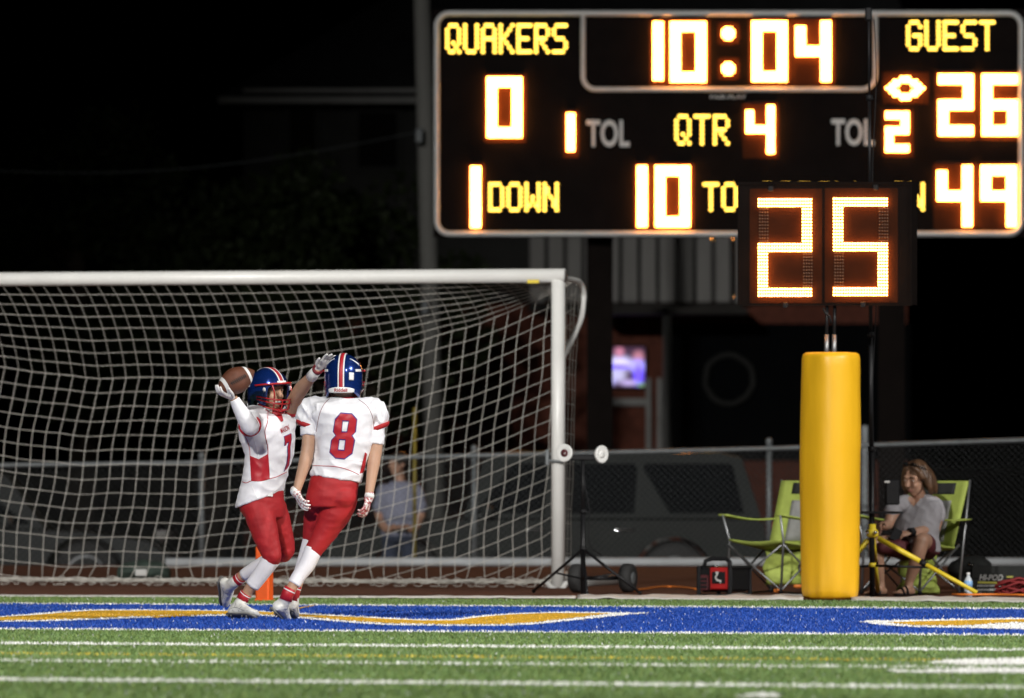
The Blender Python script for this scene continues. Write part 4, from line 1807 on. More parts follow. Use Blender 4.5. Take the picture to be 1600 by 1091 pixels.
# ------------------------------------------------------------------ two-dish aerial on a black tripod stand
AE = thing('antenna_stand', 'black tripod stand carrying two small white dish aerials beside the goal post', 'stand', G(911, 929))
ad = G(911, 929).y
z0 = 0.0
mb = MB()
mb.tube([P(911, 932, ad), P(911, 800, ad)], .020, 10)
mb.build('lower_tube', M['black_metal'], AE, True)
mb = MB()
mb.tube([P(911, 810, ad), P(911, 712, ad)], .0145, 10)
mb.build('upper_tube', M['black_metal'], AE, True)
for (px, py, d) in ((834, 916, ad + .9), (1000, 931, ad - .1), (917, 929, ad - .7)):
    mb = MB()
    f = P(px, 720, d)
    f.z = .014
    mb.tube([P(911, 858, ad), f], .011, 8)
    mb.ball(f, .016, 8, 6)
    mb.build('leg', M['black_metal'], AE, True)
    mb = MB()
    mb.tube([P(911, 905, ad), P(911, 860, ad).lerp(f, .55)], .007, 8)
    mb.build('brace', M['black_metal'], AE, True)
for py in (800, 858):
    mb = MB()
    mb.lathe(P(911, py + 3, ad), (0, 0, 1), [(0, .026), (.035, .026)], 12)
    mb.tube([P(911, py, ad), P(920, py, ad - .02)], .008, 6)
    mb.build('collar', M['black_plastic'], AE, True)
mb = MB()
mb.box(P(910, 715, ad), (.20, .05, .045), None, .008)
mb.build('cross_bar', M['black_plastic'], AE)
mb = MB()
mb.tube([P(911, 720, ad), P(914, 760, ad - .03), P(922, 800, ad - .02), P(919, 840, ad - .03), P(924, 858, ad - .02), P(940, 868, ad)], .005, 6)
mb.build('cable', M['black_plastic'], AE, True)
for px, py, ax in ((882, 708, V((-.45, -.9, .05))), (940, 710, V((.72, -.7, 0)))):
    ax.normalize()
    mb = MB()
    cc = P(px, py, ad)
    mb.lathe(cc - ax * .02, ax, [(-.02, .02), (-.012, .05), (.012, .066), (.028, .068), (.03, .062), (.02, .03), (.018, .008)], 24)
    dsh = mb.build('dish', M['white_plastic'], AE, True)
    mb = MB()
    mb.tube([cc, P(911 + (-14 if px < 911 else 14), 714, ad)], .012, 8)
    mb.build('dish_arm', M['white_plastic'], dsh, True)
    mb = MB()
    mb.lathe(cc + ax * .001, ax, [(0, .03), (.004, .03), (.006, .012)], 16)
    mb.build('dish_centre', M['maroon'] if px < 911 else M['white_plastic'], dsh, True)

# ------------------------------------------------------------------ end zone camera tower: yellow tripod, black mast
TW_ = thing('camera_tower', 'black telescopic camera mast on a yellow tripod beside the seated woman', 'tripod', G(1363, 934))
td = G(1363, 934).y
for (y0, y1, r) in ((934, 700, .021), (705, 520, .0175), (525, 330, .0145), (335, 150, .0115), (155, 12, .009)):
    mb = MB()
    mb.tube([P(1363 - (934 - y0) * .006, y0, td), P(1363 - (934 - y1) * .006, y1, td)], r, 10)
    mb.build('mast_section', M['black_metal'], TW_, True)
for y in (702, 523, 333, 153):
    mb = MB()
    mb.lathe(P(1363 - (934 - y) * .006, y + 4, td), (0, 0, 1), [(0, .026), (.04, .026)], 10)
    mb.tube([P(1363 - (934 - y) * .006, y, td), P(1369 - (934 - y) * .006, y + 2, td - .02)], .007, 6)
    mb.build('mast_clamp', M['black_plastic'], TW_, True)
mb = MB()
mb.box(P(1357, 22, td), (.05, .07, .10), None, .01)
mb.build('camera_head', M['black_plastic'], TW_)
mb = MB()
pts = [P(1366 + 3 * math.sin(k * .7), 30 + k * 38, td - .04) for k in range(21)]
mb.tube(pts, .004, 6)
mb.build('coax_cable', M['black_plastic'], TW_, True)
hub = P(1363, 832, td)
mb = MB()
mb.lathe(P(1363, 840, td), (0, 0, 1), [(0, .03), (.012, .045), (.05, .045), (.065, .028), (.10, .026)], 14)
mb.build('hub', M['yellow_paint'], TW_, True)
mb = MB()
mb.lathe(P(1363, 886, td), (0, 0, 1), [(0, .028), (.03, .028)], 12)
mb.build('lower_collar', M['yellow_paint'], TW_, True)
LEG_F = [(1530, 929, td - .25), (1286, 930, td + .2), (1372, 915, td + .9)]
for px, py, d in LEG_F:
    f = P(px, 720, d)
    f.z = .03
    top = P(1363, 836, td) + (f - P(1363, 836, td)).normalized() * .05
    mb = MB()
    mb.tube([top, top.lerp(f, .45)], .020, 10)
    lg = mb.build('leg', M['yellow_paint'], TW_, True)
    mb = MB()
    mb.tube([top.lerp(f, .40), f], .0165, 10)
    mb.build('leg_extension', M['yellow_paint'], lg, True)
    mb = MB()
    mb.lathe(top.lerp(f, .42), (f - top), [(0, .024), (.05, .024)], 10)
    mb.build('leg_clamp', M['black_plastic'], lg, True)
    mb = MB()
    mb.ball(f, .024, 10, 8)
    mb.build('rubber_foot', M['rubber'], lg, True)
    mb = MB()
    mb.tube([P(1363, 884, td), top.lerp(f, .5) - V((0, 0, .01))], .009, 8)
    mb.build('brace', M['black_metal'], TW_, True)
mb = MB()
mb.box(P(1378, 801, td), (.31, .16, .018), None, .004)
mb.build('shelf', M['black_plastic'], TW_)
mb = MB()
mb.box(P(1394, 769, td - .02), (.11, .035, .19), Matrix.Rotation(.25, 3, 'Z'), .01)
mon = mb.build('monitor', M['black_plastic'], TW_)
mb = MB()
mb.box(P(1386, 753, td - .045), (.04, .006, .015), Matrix.Rotation(.25, 3, 'Z'))
mb.build('monitor_badge', M['pale_print'], mon)
for px in (1355, 1368):
    mb = MB()
    mb.lathe(P(px, 832, td - .05), (0, -1, 0), [(0, .014), (.02, .014), (.025, .006)], 10)
    mb.build('bolt', M['chrome'], TW_, True)

# ------------------------------------------------------------------ equipment case, bags, bottle, cords
CA = thing('equipment_case', 'long black equipment case with yellow and white lettering on the track', 'case', G(1580, 928))
cd = G(1580, 926).y
mb = MB()


def cq(px, py, dd=0.0):
    return P(px, py, cd + dd)


mb.rings([[cq(x, 927 - 2 * e, d), cq(x, 884 + 3 * e, d), cq(x, 884 + 3 * e, d + .26), cq(x, 927 - 2 * e, d + .26)] for x, e, d in
          ((1519, 1, .0), (1523, 0, 0), (1700, 0, 0), (1704, 1, 0))])
mb.build('shell', M['dark_fabric'], CA)
mb = MB()
mb.rings([[cq(x, 905, -.004), cq(x, 903, -.004), cq(x, 903, 0.001), cq(x, 905, .001)] for x in (1521, 1702)])
mb.build('zip', M['black_plastic'], CA)
text_on('printed_name', 'HI-POD', ((1530, 907), (1566, 907.5), (1532, 897.5), (1568.5, 898)), lambda x, y: cq(x, y, -.009), M['pale_print'], CA, bold=.03)
mb = MB()
mb.add([cq(1527.5, 911.5, -.0075), cq(1566.5, 912.5, -.0075), cq(1567.3, 909.5, -.0075), cq(1528.3, 908.5, -.0075)], [(0, 1, 2, 3)])
mb.build('name_underline', M['yellow_print'], CA)
# small print, too fine to read: broken strokes
for y0, x0, x1, mm in ((915.2, 1527, 1565, 'pale_print'), (921.6, 1527, 1562, 'pale_print'), (901.5, 1573, 1583, 'yellow_print')):
    mb = MB()
    x = x0
    k = 0
    while x < x1:
        w = 1.6 + 1.1 * ((k * 7) % 3) / 2
        mb.add([cq(x, y0 + 1.5, -.006), cq(min(x + w, x1), y0 + 1.5, -.006), cq(min(x + w, x1), y0 - 1.3, -.006), cq(x, y0 - 1.3, -.006)], [(0, 1, 2, 3)])
        x += w + .8
        k += 1
    mb.build('printed_line', M[mm], CA)

mb = MB()
cc = P(1519, 886, cd + .2)
mb.ell(cc, (.15, 0, 0), (0, .12, 0), (0, 0, .09), 20, 12)
mb.ell(cc + V((-.10, 0, -.02)), (.09, 0, 0), (0, .1, 0), (0, 0, .07), 20, 12)
mb.box(P(1519, 906, cd + .2), (.2, .16, .24))
o = remesh(mb, 'camera_bag', M['dark_fabric'], None, .012, 4, folds(.006, 14, 14, 14))
tag(o, 'soft black camera bag behind the water bottle', 'bag')
mb = MB()
for px, py in ((1515, 881.5), (1520.5, 883)):
    mb.ball(P(px, py, cd + .06), .012, 10, 8)
mb.build('buckle', M['chrome'], o, True)

BO = thing('water_bottle', 'clear plastic water bottle with a blue label standing on the track', 'bottle', G(1513, 934))
bc = G(1513, 934)
mb = MB()
mb.lathe(bc, (0, 0, 1), [(0, .026), (.004, .031), (.05, .031), (.055, .029), (.06, .031), (.115, .031), (.14, .024), (.158, .012), (.172, .011)], 20)
mb.build('body', M['water_plastic'], BO, True)
mb = MB()
mb.lathe(bc + V((0, 0, .075)), (0, 0, 1), [(0, .0318), (.05, .0318)], 20)
mb.build('label', M['label_blue'], BO, True)
mb = MB()
mb.lathe(bc + V((0, 0, .17)), (0, 0, 1), [(0, .0135), (.016, .0135)], 14)
mb.build('cap', M['white_plastic'], BO, True)

mb = MB()
rnd = random.Random(21)
c = G(1592, 934)
pts = []
for k in range(150):
    a = k * .42
    r = .15 + .05 * math.sin(k * .37)
    h = .02 + .13 * abs(math.sin(k * .173)) * (1 - .25 * abs(math.cos(a)))
    pts.append(c + V((r * math.cos(a) * .9, r * math.sin(a) * .5, h)))
mb.tube(pts, .009, 6)
tag(mb.build('cord_pile', M['red_cord'], None, True), 'tangled pile of dark red extension cord in front of the black case', 'cord')
mb = MB()
mb.tube([G(1488 + k * 16, 936.2 + .12 * k + .25 * math.sin(k * 1.1)) + V((0, 0, .035)) for k in range(20)], .0085, 6)
tag(mb.build('orange_cable', M['orange_cord'], None, True), 'straight orange cable on the white strip by the black case', 'cable')
mb = MB()
path = [(1094, 931), (1130, 931.5), (1160, 929.5), (1190, 926.5), (1212, 925.5), (1232, 928), (1250, 930.5), (1275, 931)]
pp, _ = smooth_path([G(x, y) + V((0, 0, .01)) for x, y in path], [1] * len(path), 5)
mb.tube(pp, .0075, 6)
tag(mb.build('power_cable', M['black_plastic'], None, True), 'black power cable trailing from the generator to the yellow pad', 'cable')
mb = MB()
path = [(1088, 923), (1070, 920.5), (1050, 919), (1030, 919.6), (1012, 922), (990, 925)]
pp, _ = smooth_path([G(x, y) + V((0, 0, .012)) for x, y in path], [1] * len(path), 5)
mb.tube(pp, .008, 6)
tag(mb.build('extension_cable', M['orange_cord'], None, True), 'orange extension cable curling across the track from the generator towards the goal wheels', 'cable')
for i, (px, py, lab) in enumerate(((1216, 927.5, 'orange plug end lying on the black cable by the empty chair'), (1247, 920, 'orange plug end lying against the yellow pad'))):
    mb = MB()
    p = G(px, py) + V((0, 0, .022))
    mb.capsule([p + V((-.02, 0, 0)), p + V((.012, 0, 0)), p + V((.03, 0, 0))], [.016, .018, .01], 10)
    tag(mb.build('cable_plug', M['orange_cord'], None, True), lab, 'plug')

mb = MB()
c = P(225, 905, 84)
c.z = 0
mb.loft([(c + V((-.22, 0, .06)), (0, .1, 0), (0, 0, .05)), (c + V((-.18, 0, .07)), (0, .13, 0), (0, 0, .07)), (c + V((0, 0, .09)), (0, .14, 0), (0, 0, .085)),
         (c + V((.16, 0, .08)), (0, .13, 0), (0, 0, .075)), (c + V((.22, 0, .05)), (0, .08, 0), (0, 0, .045))], 20)
EB = remesh(mb, 'kit_bag', M['bag_green'], None, .012, 3, folds(.008, 9, 9, 12))
tag(EB, 'dark green kit bag lying on the track behind the goal net', 'bag')
mb = MB()
mb.box(c + V((-.02, -.15, .07)), (.1, .02, .06), None, .008)
mb.build('patch', M['pale_print'], EB)
# ------------------------------------------------------------------ people: shared builders
UZ = V((0, 0, 1))


def frame_of(F, tilt=0.0, roll=0.0):
    """forward, left, up of a head; tilt > 0 looks down, roll > 0 leans to its left"""
    F = V(F).normalized()
    L = UZ.cross(F).normalized()
    U = F.cross(L)
    F2 = F * math.cos(tilt) - U * math.sin(tilt)
    U2 = U * math.cos(tilt) + F * math.sin(tilt)
    L2 = L * math.cos(roll) - U2 * math.sin(roll)
    U3 = U2 * math.cos(roll) + L * math.sin(roll)
    return F2, L2, U3


def head_prims(mb, c, fr, k=1.0):
    F, L, U = fr
    c = V(c)

    def q(f, l, u):
        return c + F * f * k + L * l * k + U * u * k

    def el(f, l, u, a, b, d):
        mb.ell(q(f, l, u), F * a * k, L * b * k, U * d * k, 18, 12)
    el(-.012, 0, .035, .098, .076, .088)
    el(.028, 0, -.045, .064, .060, .072)
    el(.058, 0, -.095, .030, .028, .024)
    el(.064, 0, .012, .028, .060, .05)
    for s in (-1, 1):
        el(.062, s * .036, -.030, .026, .022, .026)
        el(-.012, s * .076, -.008, .022, .010, .030)
    mb.capsule([q(.084, 0, .022), q(.104, 0, -.006), q(.112, 0, -.024)], [.009 * k, .012 * k, .014 * k], 10, 3)
    mb.capsule([q(.076, -.045, .032), q(.088, -.018, .034), q(.088, .018, .034), q(.076, .045, .032)], .010 * k, 8, 3)
    mb.capsule([q(.080, -.022, -.060), q(.092, 0, -.058), q(.080, .022, -.060)], .008 * k, 8, 3)
    mb.capsule([q(.078, -.018, -.072), q(.088, 0, -.073), q(.078, .018, -.072)], .009 * k, 8, 3)


def face_parts(parent, c, fr, k=1.0, brow='hair_dark', mouth='lip', closed=False):
    F, L, U = fr
    c = V(c)

    def q(f, l, u):
        return c + F * f * k + L * l * k + U * u * k
    for s in (-1, 1):
        mb = MB()
        mb.ell(q(.0815, s * .031, .012), F * .0095 * k, L * .0145 * k, U * (.0075 if not closed else .003) * k, 14, 8)
        e = mb.build('eye', M['eye_white'], parent, True)
        mb = MB()
        mb.ell(q(.0885, s * .031 - .002, .0115), F * .0035 * k, L * .0062 * k, U * (.0062 if not closed else .0025) * k, 12, 8)
        mb.build('iris', M['iris'], e, True)
        mb = MB()
        mb.capsule([q(.091, s * .014, .034), q(.094, s * .03, .039), q(.083, s * .05, .034)], [.0042 * k, .0045 * k, .003 * k], 8, 3)
        mb.build('eyebrow', M[brow], parent, True)
    mb = MB()
    mb.capsule([q(.088, -.022, -.0655), q(.0985, 0, -.064), q(.088, .022, -.0655)], [.003 * k, .0065 * k, .003 * k], 8, 4)
    mb.build('mouth', M[mouth], parent, True)


def hand_prims(mb, wrist, D, N, T, curl=.35, k=1.0, spread=.10, thumb_in=.3, fr=.0088):
    """wrist, finger direction, palm-facing normal, thumb side"""
    D = V(D).normalized()
    N = V(N)
    N = (N - D * N.dot(D)).normalized()
    T = V(T)
    T = (T - D * T.dot(D) - N * T.dot(N)).normalized()
    w = V(wrist)
    mb.loft([(w - D * .02 * k, T * .025 * k, N * .019 * k), (w + D * .005 * k, T * .027 * k, N * .018 * k), (w + D * .035 * k, T * .036 * k, N * .0165 * k, 2.4),
             (w + D * .075 * k, T * .041 * k, N * .0145 * k, 2.6), (w + D * .093 * k, T * .038 * k, N * .012 * k, 2.6)], 18)
    for i, (off, ln) in enumerate(((.030, .070), (.010, .079), (-.011, .073), (-.030, .057))):
        p = w + D * (.082 - (.006 if i == 3 else 0)) * k + T * off * k
        d = (D + T * spread * (1.5 - i) / 1.5).normalized()
        pts = [p]
        ang = curl * (.55 + .12 * i)
        for s_ in (.46, .31, .23):
            dd = d * math.cos(ang) + N * math.sin(ang)
            p = p + dd * ln * s_ * k
            pts.append(p)
            ang += curl * (1.0 + .08 * i)
        mb.capsule(pts, [fr * 1.06 * k, fr * k, fr * .93 * k, fr * .80 * k], 10, 3)
    p = w + D * .022 * k + T * .024 * k + N * .004 * k
    d = (D * .62 + T * .74 + N * thumb_in).normalized()
    p1 = p + d * .040 * k
    d2 = (D * .86 + T * .36 + N * thumb_in * 1.3).normalized()
    p2 = p1 + d2 * .033 * k
    p3 = p2 + (d2 + N * .15).normalized() * .026 * k
    mb.capsule([p, p1, p2, p3], [.0145 * k, .0115 * k, .0105 * k, .0085 * k], 10, 3)


def shoe(parent, ankle, heel, toe, side_hint=None, k=1.0, sock=None):
    ankle, heel, toe = V(ankle), V(heel), V(toe)
    D = (toe - heel)
    Ln = D.length
    D.normalize()
    up = ankle - heel
    up = (up - D * up.dot(D)).normalized()
    sd = D.cross(up).normalized()
    mb = MB()
    prof = [(-.01, .018, .030, .02), (.02, .030, .060, .0), (.12, .036, .082, 0), (.28, .037, .088, 0), (.42, .038, .078, 0), (.58, .043, .060, 0),
            (.74, .046, .048, 0), (.88, .041, .040, .002), (.97, .028, .030, .006), (1.005, .012, .018, .010)]
    rings = []
    for t, w, h, z in prof:
        cc = heel + D * Ln * t + up * (z + h / 2) * k
        rings.append((cc, sd * w * k, up * h / 2 * k, 2.5))
    mb.loft(rings, 22)
    low = heel + D * Ln * .2 + up * .055 * k
    mb.capsule([low, low.lerp(ankle, .6), ankle], [.040 * k, .038 * k, .036 * k], 16, 3)
    sh = remesh(mb, 'shoe', M['shoe'], parent, .006, 3, folds(.0016, 26, 26, 30))
    mb = MB()
    mb.loft([(heel + D * Ln * t - up * .006 * k, sd * w * 1.02 * k, up * .0075 * k, 2.6) for t, w in
             ((0, .022), (.05, .032), (.2, .036), (.4, .034), (.6, .041), (.78, .045), (.92, .036), (.995, .016))], 20)
    for t, s_ in ((.08, -.6), (.08, .6), (.2, -.6), (.2, .6), (.6, -.7), (.6, .7), (.76, -.75), (.76, .75), (.9, 0)):
        q = heel + D * Ln * t + sd * s_ * .035 * k - up * .012 * k
        mb.lathe(q, -up, [(0, .007), (.011, .0045)], 8)
    mb.build('sole', M['sole'], sh, True)
    mb = MB()
    for i in range(5):
        t = .36 + i * .075
        h = .088 - (t - .28) * .085
        cc = heel + D * Ln * t + up * (h + .001) * k
        w = .020 * k
        mb.capsule([cc - sd * w - up * .006, cc + up * .002, cc + sd * w - up * .006], .0026, 6, 3)
    mb.build('laces', M['white_plastic'], sh, True)
    sb = bvh_of(sh)
    mb = MB()
    for path in (((.10, .020), (.25, .034), (.42, .030), (.60, .018), (.80, .014)), ((.44, .012), (.50, .034), (.56, .052)), ((.22, .014), (.26, .05), (.24, .075))):
        for sg in (-1, 1):
            pts = []
            for t, h in path:
                p = heel + D * Ln * t + up * h * k + sd * sg * .09
                hit, nn, i_, t_ = sb.ray_cast(p, -sd * sg)
                if hit is not None:
                    pts.append(hit + nn * .0006)
            if len(pts) > 2:
                pp, _ = smooth_path(pts, [1] * len(pts), 4)
                mb.tube(pp, .0017, 5)
    mb.build('seam_lines', M['grey_fabric'], sh, True)
    return sh


def helmet(parent, c, fr, back_text=True):
    """football helmet with face guard; c is the centre of the crown sphere"""
    F, L, U = fr
    c = V(c)

    def q(f, l, u):
        return c + F * f + L * l + U * u

    def surf(az, el, off=0.0):
        """az 0 = front, pi/2 = left; el elevation"""
        ce, se = math.cos(el), math.sin(el)
        fr_ = math.cos(az)
        a = (.142 if fr_ > 0 else .152) + off
        b = .1215 + off
        h = (.136 + off) if se > 0 else (.30 + off)
        ex = .92
        return q(a * fr_ * ce, b * math.sin(az) * ce, h * se)
    # shell grid with the face opening and neck edge left out
    NA, NE = 72, 40
    pts = {}

    def low(az):
        """lowest elevation of the shell edge for an azimuth"""
        t = abs((az + math.pi) % (2 * math.pi) - math.pi)
        # back of neck, ear flap, jaw, brow
        tab = [(0.0, .24), (.55, .22), (.80, .12), (.92, -.34), (1.02, -.50), (1.45, -.52), (1.95, -.50), (2.3, -.43), (2.6, -.385), (3.1416, -.37)]
        return interp(tab, t)
    mb = MB()
    vs, fs = [], []
    for off in (0.0, -.012):
        for i in range(NA):
            az = 2 * math.pi * i / NA
            e0 = low(az)
            for j in range(NE + 1):
                t = j / NE
                e = e0 + (math.pi / 2 - .0005 - e0) * t
                # gentle ridge lines
                o_ = off
                if off == 0:
                    side = abs(math.sin(az)) * math.cos(e)
                    o_ += .0035 * math.exp(-((e - .62) / .06) ** 2) * (1 if math.cos(az) < .3 else .3) * (1 if side > .18 else 0)
                    if e < -.28 and math.cos(az) < -.2:
                        o_ += .004
                vs.append(surf(az, e, o_))
    W = NE + 1
    Mx = NA * W
    for s_ in (0, 1):
        for i in range(NA):
            k2 = (i + 1) % NA
            for j in range(NE):
                f = (s_ * Mx + i * W + j, s_ * Mx + k2 * W + j, s_ * Mx + k2 * W + j + 1, s_ * Mx + i * W + j + 1)
                fs.append(f if s_ == 0 else tuple(reversed(f)))
    for i in range(NA):
        k2 = (i + 1) % NA
        fs.append((i * W, Mx + i * W, Mx + k2 * W, k2 * W))
    mb.add(vs, fs)
    sh = mb.build('helmet', M['helmet'], parent, True)
    # centre stripes running from brow to nape
    def stripe(name, off_l, hw, m, lift):
        mb = MB()

        def f(u, v):
            th = .30 + (math.pi + .36 - .30) * u          # arc over the top: front elevation -> back
            l = off_l + (v - .5) * 2 * hw
            if th <= math.pi / 2:
                e, az0 = th, 0.0
            else:
                e, az0 = math.pi - th, math.pi
            base = surf(az0, e, lift)
            drop = .9 * (l * l) / .24
            return base + L * l - (base - c).normalized() * drop
        mb.slab(f, 40, 2, .0015)
        mb.build(name, m, sh, True)
    stripe('white_stripe', -.0165, .0045, M['white_plastic'], .003)
    stripe('white_stripe', .0165, .0045, M['white_plastic'], .003)
    stripe('red_stripe', 0, .0115, M['red_print'], .0036)
    # side flash decals
    for s_ in (-1, 1):
        mb = MB()
        mb.slab(lambda u, v: surf(s_ * (1.95 + .62 * u), .46 + .30 * u + (v - .5) * .13 * (1 - .7 * u), .003), 10, 3, .0015)
        mb.build('side_flash', M['white_plastic'], sh, True)
        mb = MB()
        mb.slab(lambda u, v: surf(s_ * (1.90 + .45 * u), .18 - .05 * u + (v - .5) * .12, .003), 8, 3, .0015)
        mb.build('side_letter', M['white_plastic'], sh, True)
        # ear hole and jaw fastening
        mb = MB()
        mb.ell(surf(s_ * 1.50, -.27, .0015), F * .020, L * .004, U * .014, 14, 8)
        mb.build('ear_hole', M['black_plastic'], sh, True)
        mb = MB()
        mb.ell(surf(s_ * 1.02, -.40, .003), F * .016, L * .005, U * .014, 12, 8)
        mb.build('jaw_snap', M['white_plastic'], sh, True)
        mb = MB()
        mb.ell(surf(s_ * .98, .03, .003), F * .014, L * .005, U * .016, 12, 8)
        mb.build('guard_clip', M['white_plastic'], sh, True)
    # nape plate with the maker's name
    mb = MB()

    def nape(u, v, lift=.0075):
        az = math.pi + (u - .5) * 1.46
        e = -.365 + (v - .5) * .125 * (1 - .45 * abs(2 * u - 1) ** 3)
        return surf(az, e, lift)
    mb.slab(nape, 24, 4, .005)
    pl = mb.build('nape_plate', M['white_plastic'], sh, True)
    # u grows to the wearer's ... image order is left to right when seen from behind
    text_on('nape_name', 'Riddell', ((.27, .22), (.73, .22), (.27, .82), (.73, .82)), lambda x, y: nape(x, y, .0118), M['red_print'], pl, bold=.02, maxlen=.03)
    if back_text:
        mb = MB()
        mb.slab(lambda u, v: surf(math.pi + .42 + .26 * u, .02 - .17 * (1 - v) + .0, .004), 5, 5, .0015)
        mb.build('sticker', M['white_plastic'], sh, True)
    # brow plate
    mb = MB()
    mb.slab(lambda u, v: surf((u - .5) * .62, .30 + .14 * v, .0045), 10, 3, .003)
    mb.build('brow_plate', M['white_plastic'], sh, True)
    # face guard: red bars
    def bar(name, pts, r=.0048, mm='mask_red'):
        pp, rr = smooth_path([q(*p) for p in pts], [r] * len(pts), 4)
        mb = MB()
        mb.tube(pp, r, 8)
        mb.build(name, M[mm], sh, True)
    bar('face_bar', [(.02, -.130, .030), (.10, -.098, .040), (.148, -.045, .045), (.155, 0, .045), (.148, .045, .045), (.10, .098, .040), (.02, .130, .030)], .0062)
    bar('face_bar', [(.03, -.126, -.040), (.11, -.090, -.052), (.165, -.040, -.060), (.175, 0, -.061), (.165, .040, -.060), (.11, .090, -.052), (.03, .126, -.040)])
    bar('face_bar', [(.03, -.124, -.058), (.11, -.088, -.075), (.163, -.040, -.085), (.173, 0, -.086), (.163, .040, -.085), (.11, .088, -.075), (.03, .124, -.058)])
    bar('face_bar', [(.04, -.118, -.090), (.10, -.084, -.112), (.148, -.036, -.124), (.158, 0, -.125), (.148, .036, -.124), (.10, .084, -.112), (.04, .118, -.090)])
    for l in (-.075, .075):
        s_ = 1 if l > 0 else -1
        bar('upright_bar', [(.125, l, .041), (.142, l * .95, -.01), (.138, l * .9, -.056), (.122, l * .8, -.116)])
    for l in (-.028, .028):
        bar('upright_bar', [(.172, l, -.060), (.171, l, -.086), (.155, l, -.125)])
    # chin cup and straps
    mb = MB()
    mb.ell(q(.098, 0, -.138), F * .034, L * .046, U * .026, 16, 10)
    mb.build('chin_cup', M['mask_red'], sh, True)
    for s_ in (-1, 1):
        bar('chin_strap', [(.085, s_ * .04, -.135), (.06, s_ * .09, -.115), (.03, s_ * .118, -.085)], .006, 'white_plastic')
        bar('cheek_pad', [(.065, s_ * .092, .0), (.07, s_ * .088, -.04), (.06, s_ * .085, -.085)], .013, 'black_plastic')
    return sh


def band(parent, name, pts, rad, m, n=20):
    mb = MB()
    mb.tube(pts, rad, n)
    return mb.build(name, m, parent, True)


def piping(name, pxs, bvh, m, parent, r=.0024, dense=6):
    pts = [V((x, y, 0)) for x, y in pxs]
    pp, _ = smooth_path(pts, [1] * len(pts), dense)
    mb = MB()
    mb.tube([cast(bvh, p.x, p.y, .0005) for p in pp], r, 6)
    return mb.build(name, m, parent, True)


# ------------------------------------------------------------------ player with his back to us (number 8)
D8 = 62.6
s8 = scale_at(D8)


def a8(px, py, dy=0.0):
    return P(px, py, D8 + dy)


def r8(px):
    return px / s8


P8 = thing('person', 'football player in white number 8 jersey and red pants seen from behind', 'person', (a8(450, 900).x, D8, 0))
mb = MB()
fr8 = frame_of((.10, 1, 0), .05, 0)
hc8 = a8(537, 588, .02)
head_prims(mb, hc8, fr8, .98)
mb.capsule([a8(537, 604, .0), a8(538, 625, .0)], [r8(15), r8(17)], 16)
mb.loft([(a8(538, 622), (r8(20), 0, 0), (0, .06, 0)), (a8(538, 634), (r8(44), 0, 0), (0, .085, 0)), (a8(538, 660), (r8(40), 0, 0), (0, .115, 0)),
         (a8(536, 700), (r8(36), 0, 0), (0, .11, 0)), (a8(527, 742), (r8(33), 0, 0), (0, .10, 0)), (a8(521, 775), (r8(33), 0, 0), (0, .11, 0))], 24)
# arms
mb.capsule([a8(495, 641), a8(484, 672, -.02), a8(481, 703, -.04)], [r8(10), r8(10.5), r8(10)], 16)
mb.capsule([a8(481, 702, -.04), a8(477, 722, -.05), a8(470, 745, -.06), a8(462, 772, -.08)], [r8(10.2), r8(10.6), r8(8.4), r8(6.2)], 16)
mb.capsule([a8(583, 643), a8(588, 680, -.01), a8(587, 708, -.02)], [r8(10), r8(10.5), r8(10)], 16)
mb.capsule([a8(586, 708, -.02), a8(584, 724, -.03), a8(580, 750, -.05), a8(576, 778, -.08)], [r8(10.2), r8(10.2), r8(8.2), r8(6.2)], 16)
# legs
mb.capsule([a8(532, 785), a8(516, 818), a8(496, 850), a8(489, 862), a8(479, 884, -.01), a8(459, 913, -.03), a8(450, 931, -.03)],
           [r8(17), r8(16), r8(11.5), r8(11.5), r8(11), r8(8.6), r8(8)], 16)
mb.capsule([a8(504, 785, .06), a8(493, 815, .10), a8(486, 842, .13), a8(477, 872, .13), a8(464, 915, .11), a8(459, 932, .11)],
           [r8(15), r8(13), r8(10.5), r8(10), r8(8.4), r8(8)], 16)
body8 = remesh(mb, 'body', M['skin_light'], P8, .0065, 3)

mb = MB()
mb.loft([(a8(538, 620.5), (r8(15), 0, 0), (0, .06, 0)), (a8(538, 622.5), (r8(24), 0, 0), (0, .075, 0)), (a8(538, 627), (r8(46), 0, 0), (0, .10, 0)),
         (a8(537.5, 633), (r8(57), 0, 0), (0, .135, 0), 2.3), (a8(537.5, 646), (r8(55), 0, 0), (0, .165, 0), 2.3), (a8(538, 664), (r8(47), 0, 0), (0, .165, 0), 2.3),
         (a8(538.5, 690), (r8(44.5), 0, 0), (0, .15, 0), 2.2), (a8(534, 715), (r8(42), 0, 0), (0, .135, 0), 2.2), (a8(528, 735), (r8(39.5), 0, r8(-4)), (0, .128, 0), 2.2),
         (a8(525, 748), (r8(39.5), 0, r8(-7)), (0, .132, 0), 2.2)], 36)
# shoulder pads and sleeves
mb.capsule([a8(503, 636), a8(487, 641), a8(481, 651)], [r8(17), r8(19), r8(16)], 20)
mb.capsule([a8(573, 638), a8(587, 644), a8(591.5, 656)], [r8(17), r8(18.5), r8(15)], 20)
_fa, _fb = folds(.006, 9, 8, 12, 2.0, .004), folds(.013, 24, 12, 10, 4.0, .006)
_cx8 = a8(538, 0).x


def folds8(p, q):
    # the loose sleeves crease more than the tight back
    t = min(1.0, max(0.0, (abs(p.x - _cx8) - r8(37)) / r8(10)))
    return _fa(p, q).lerp(_fb(p, q), t)


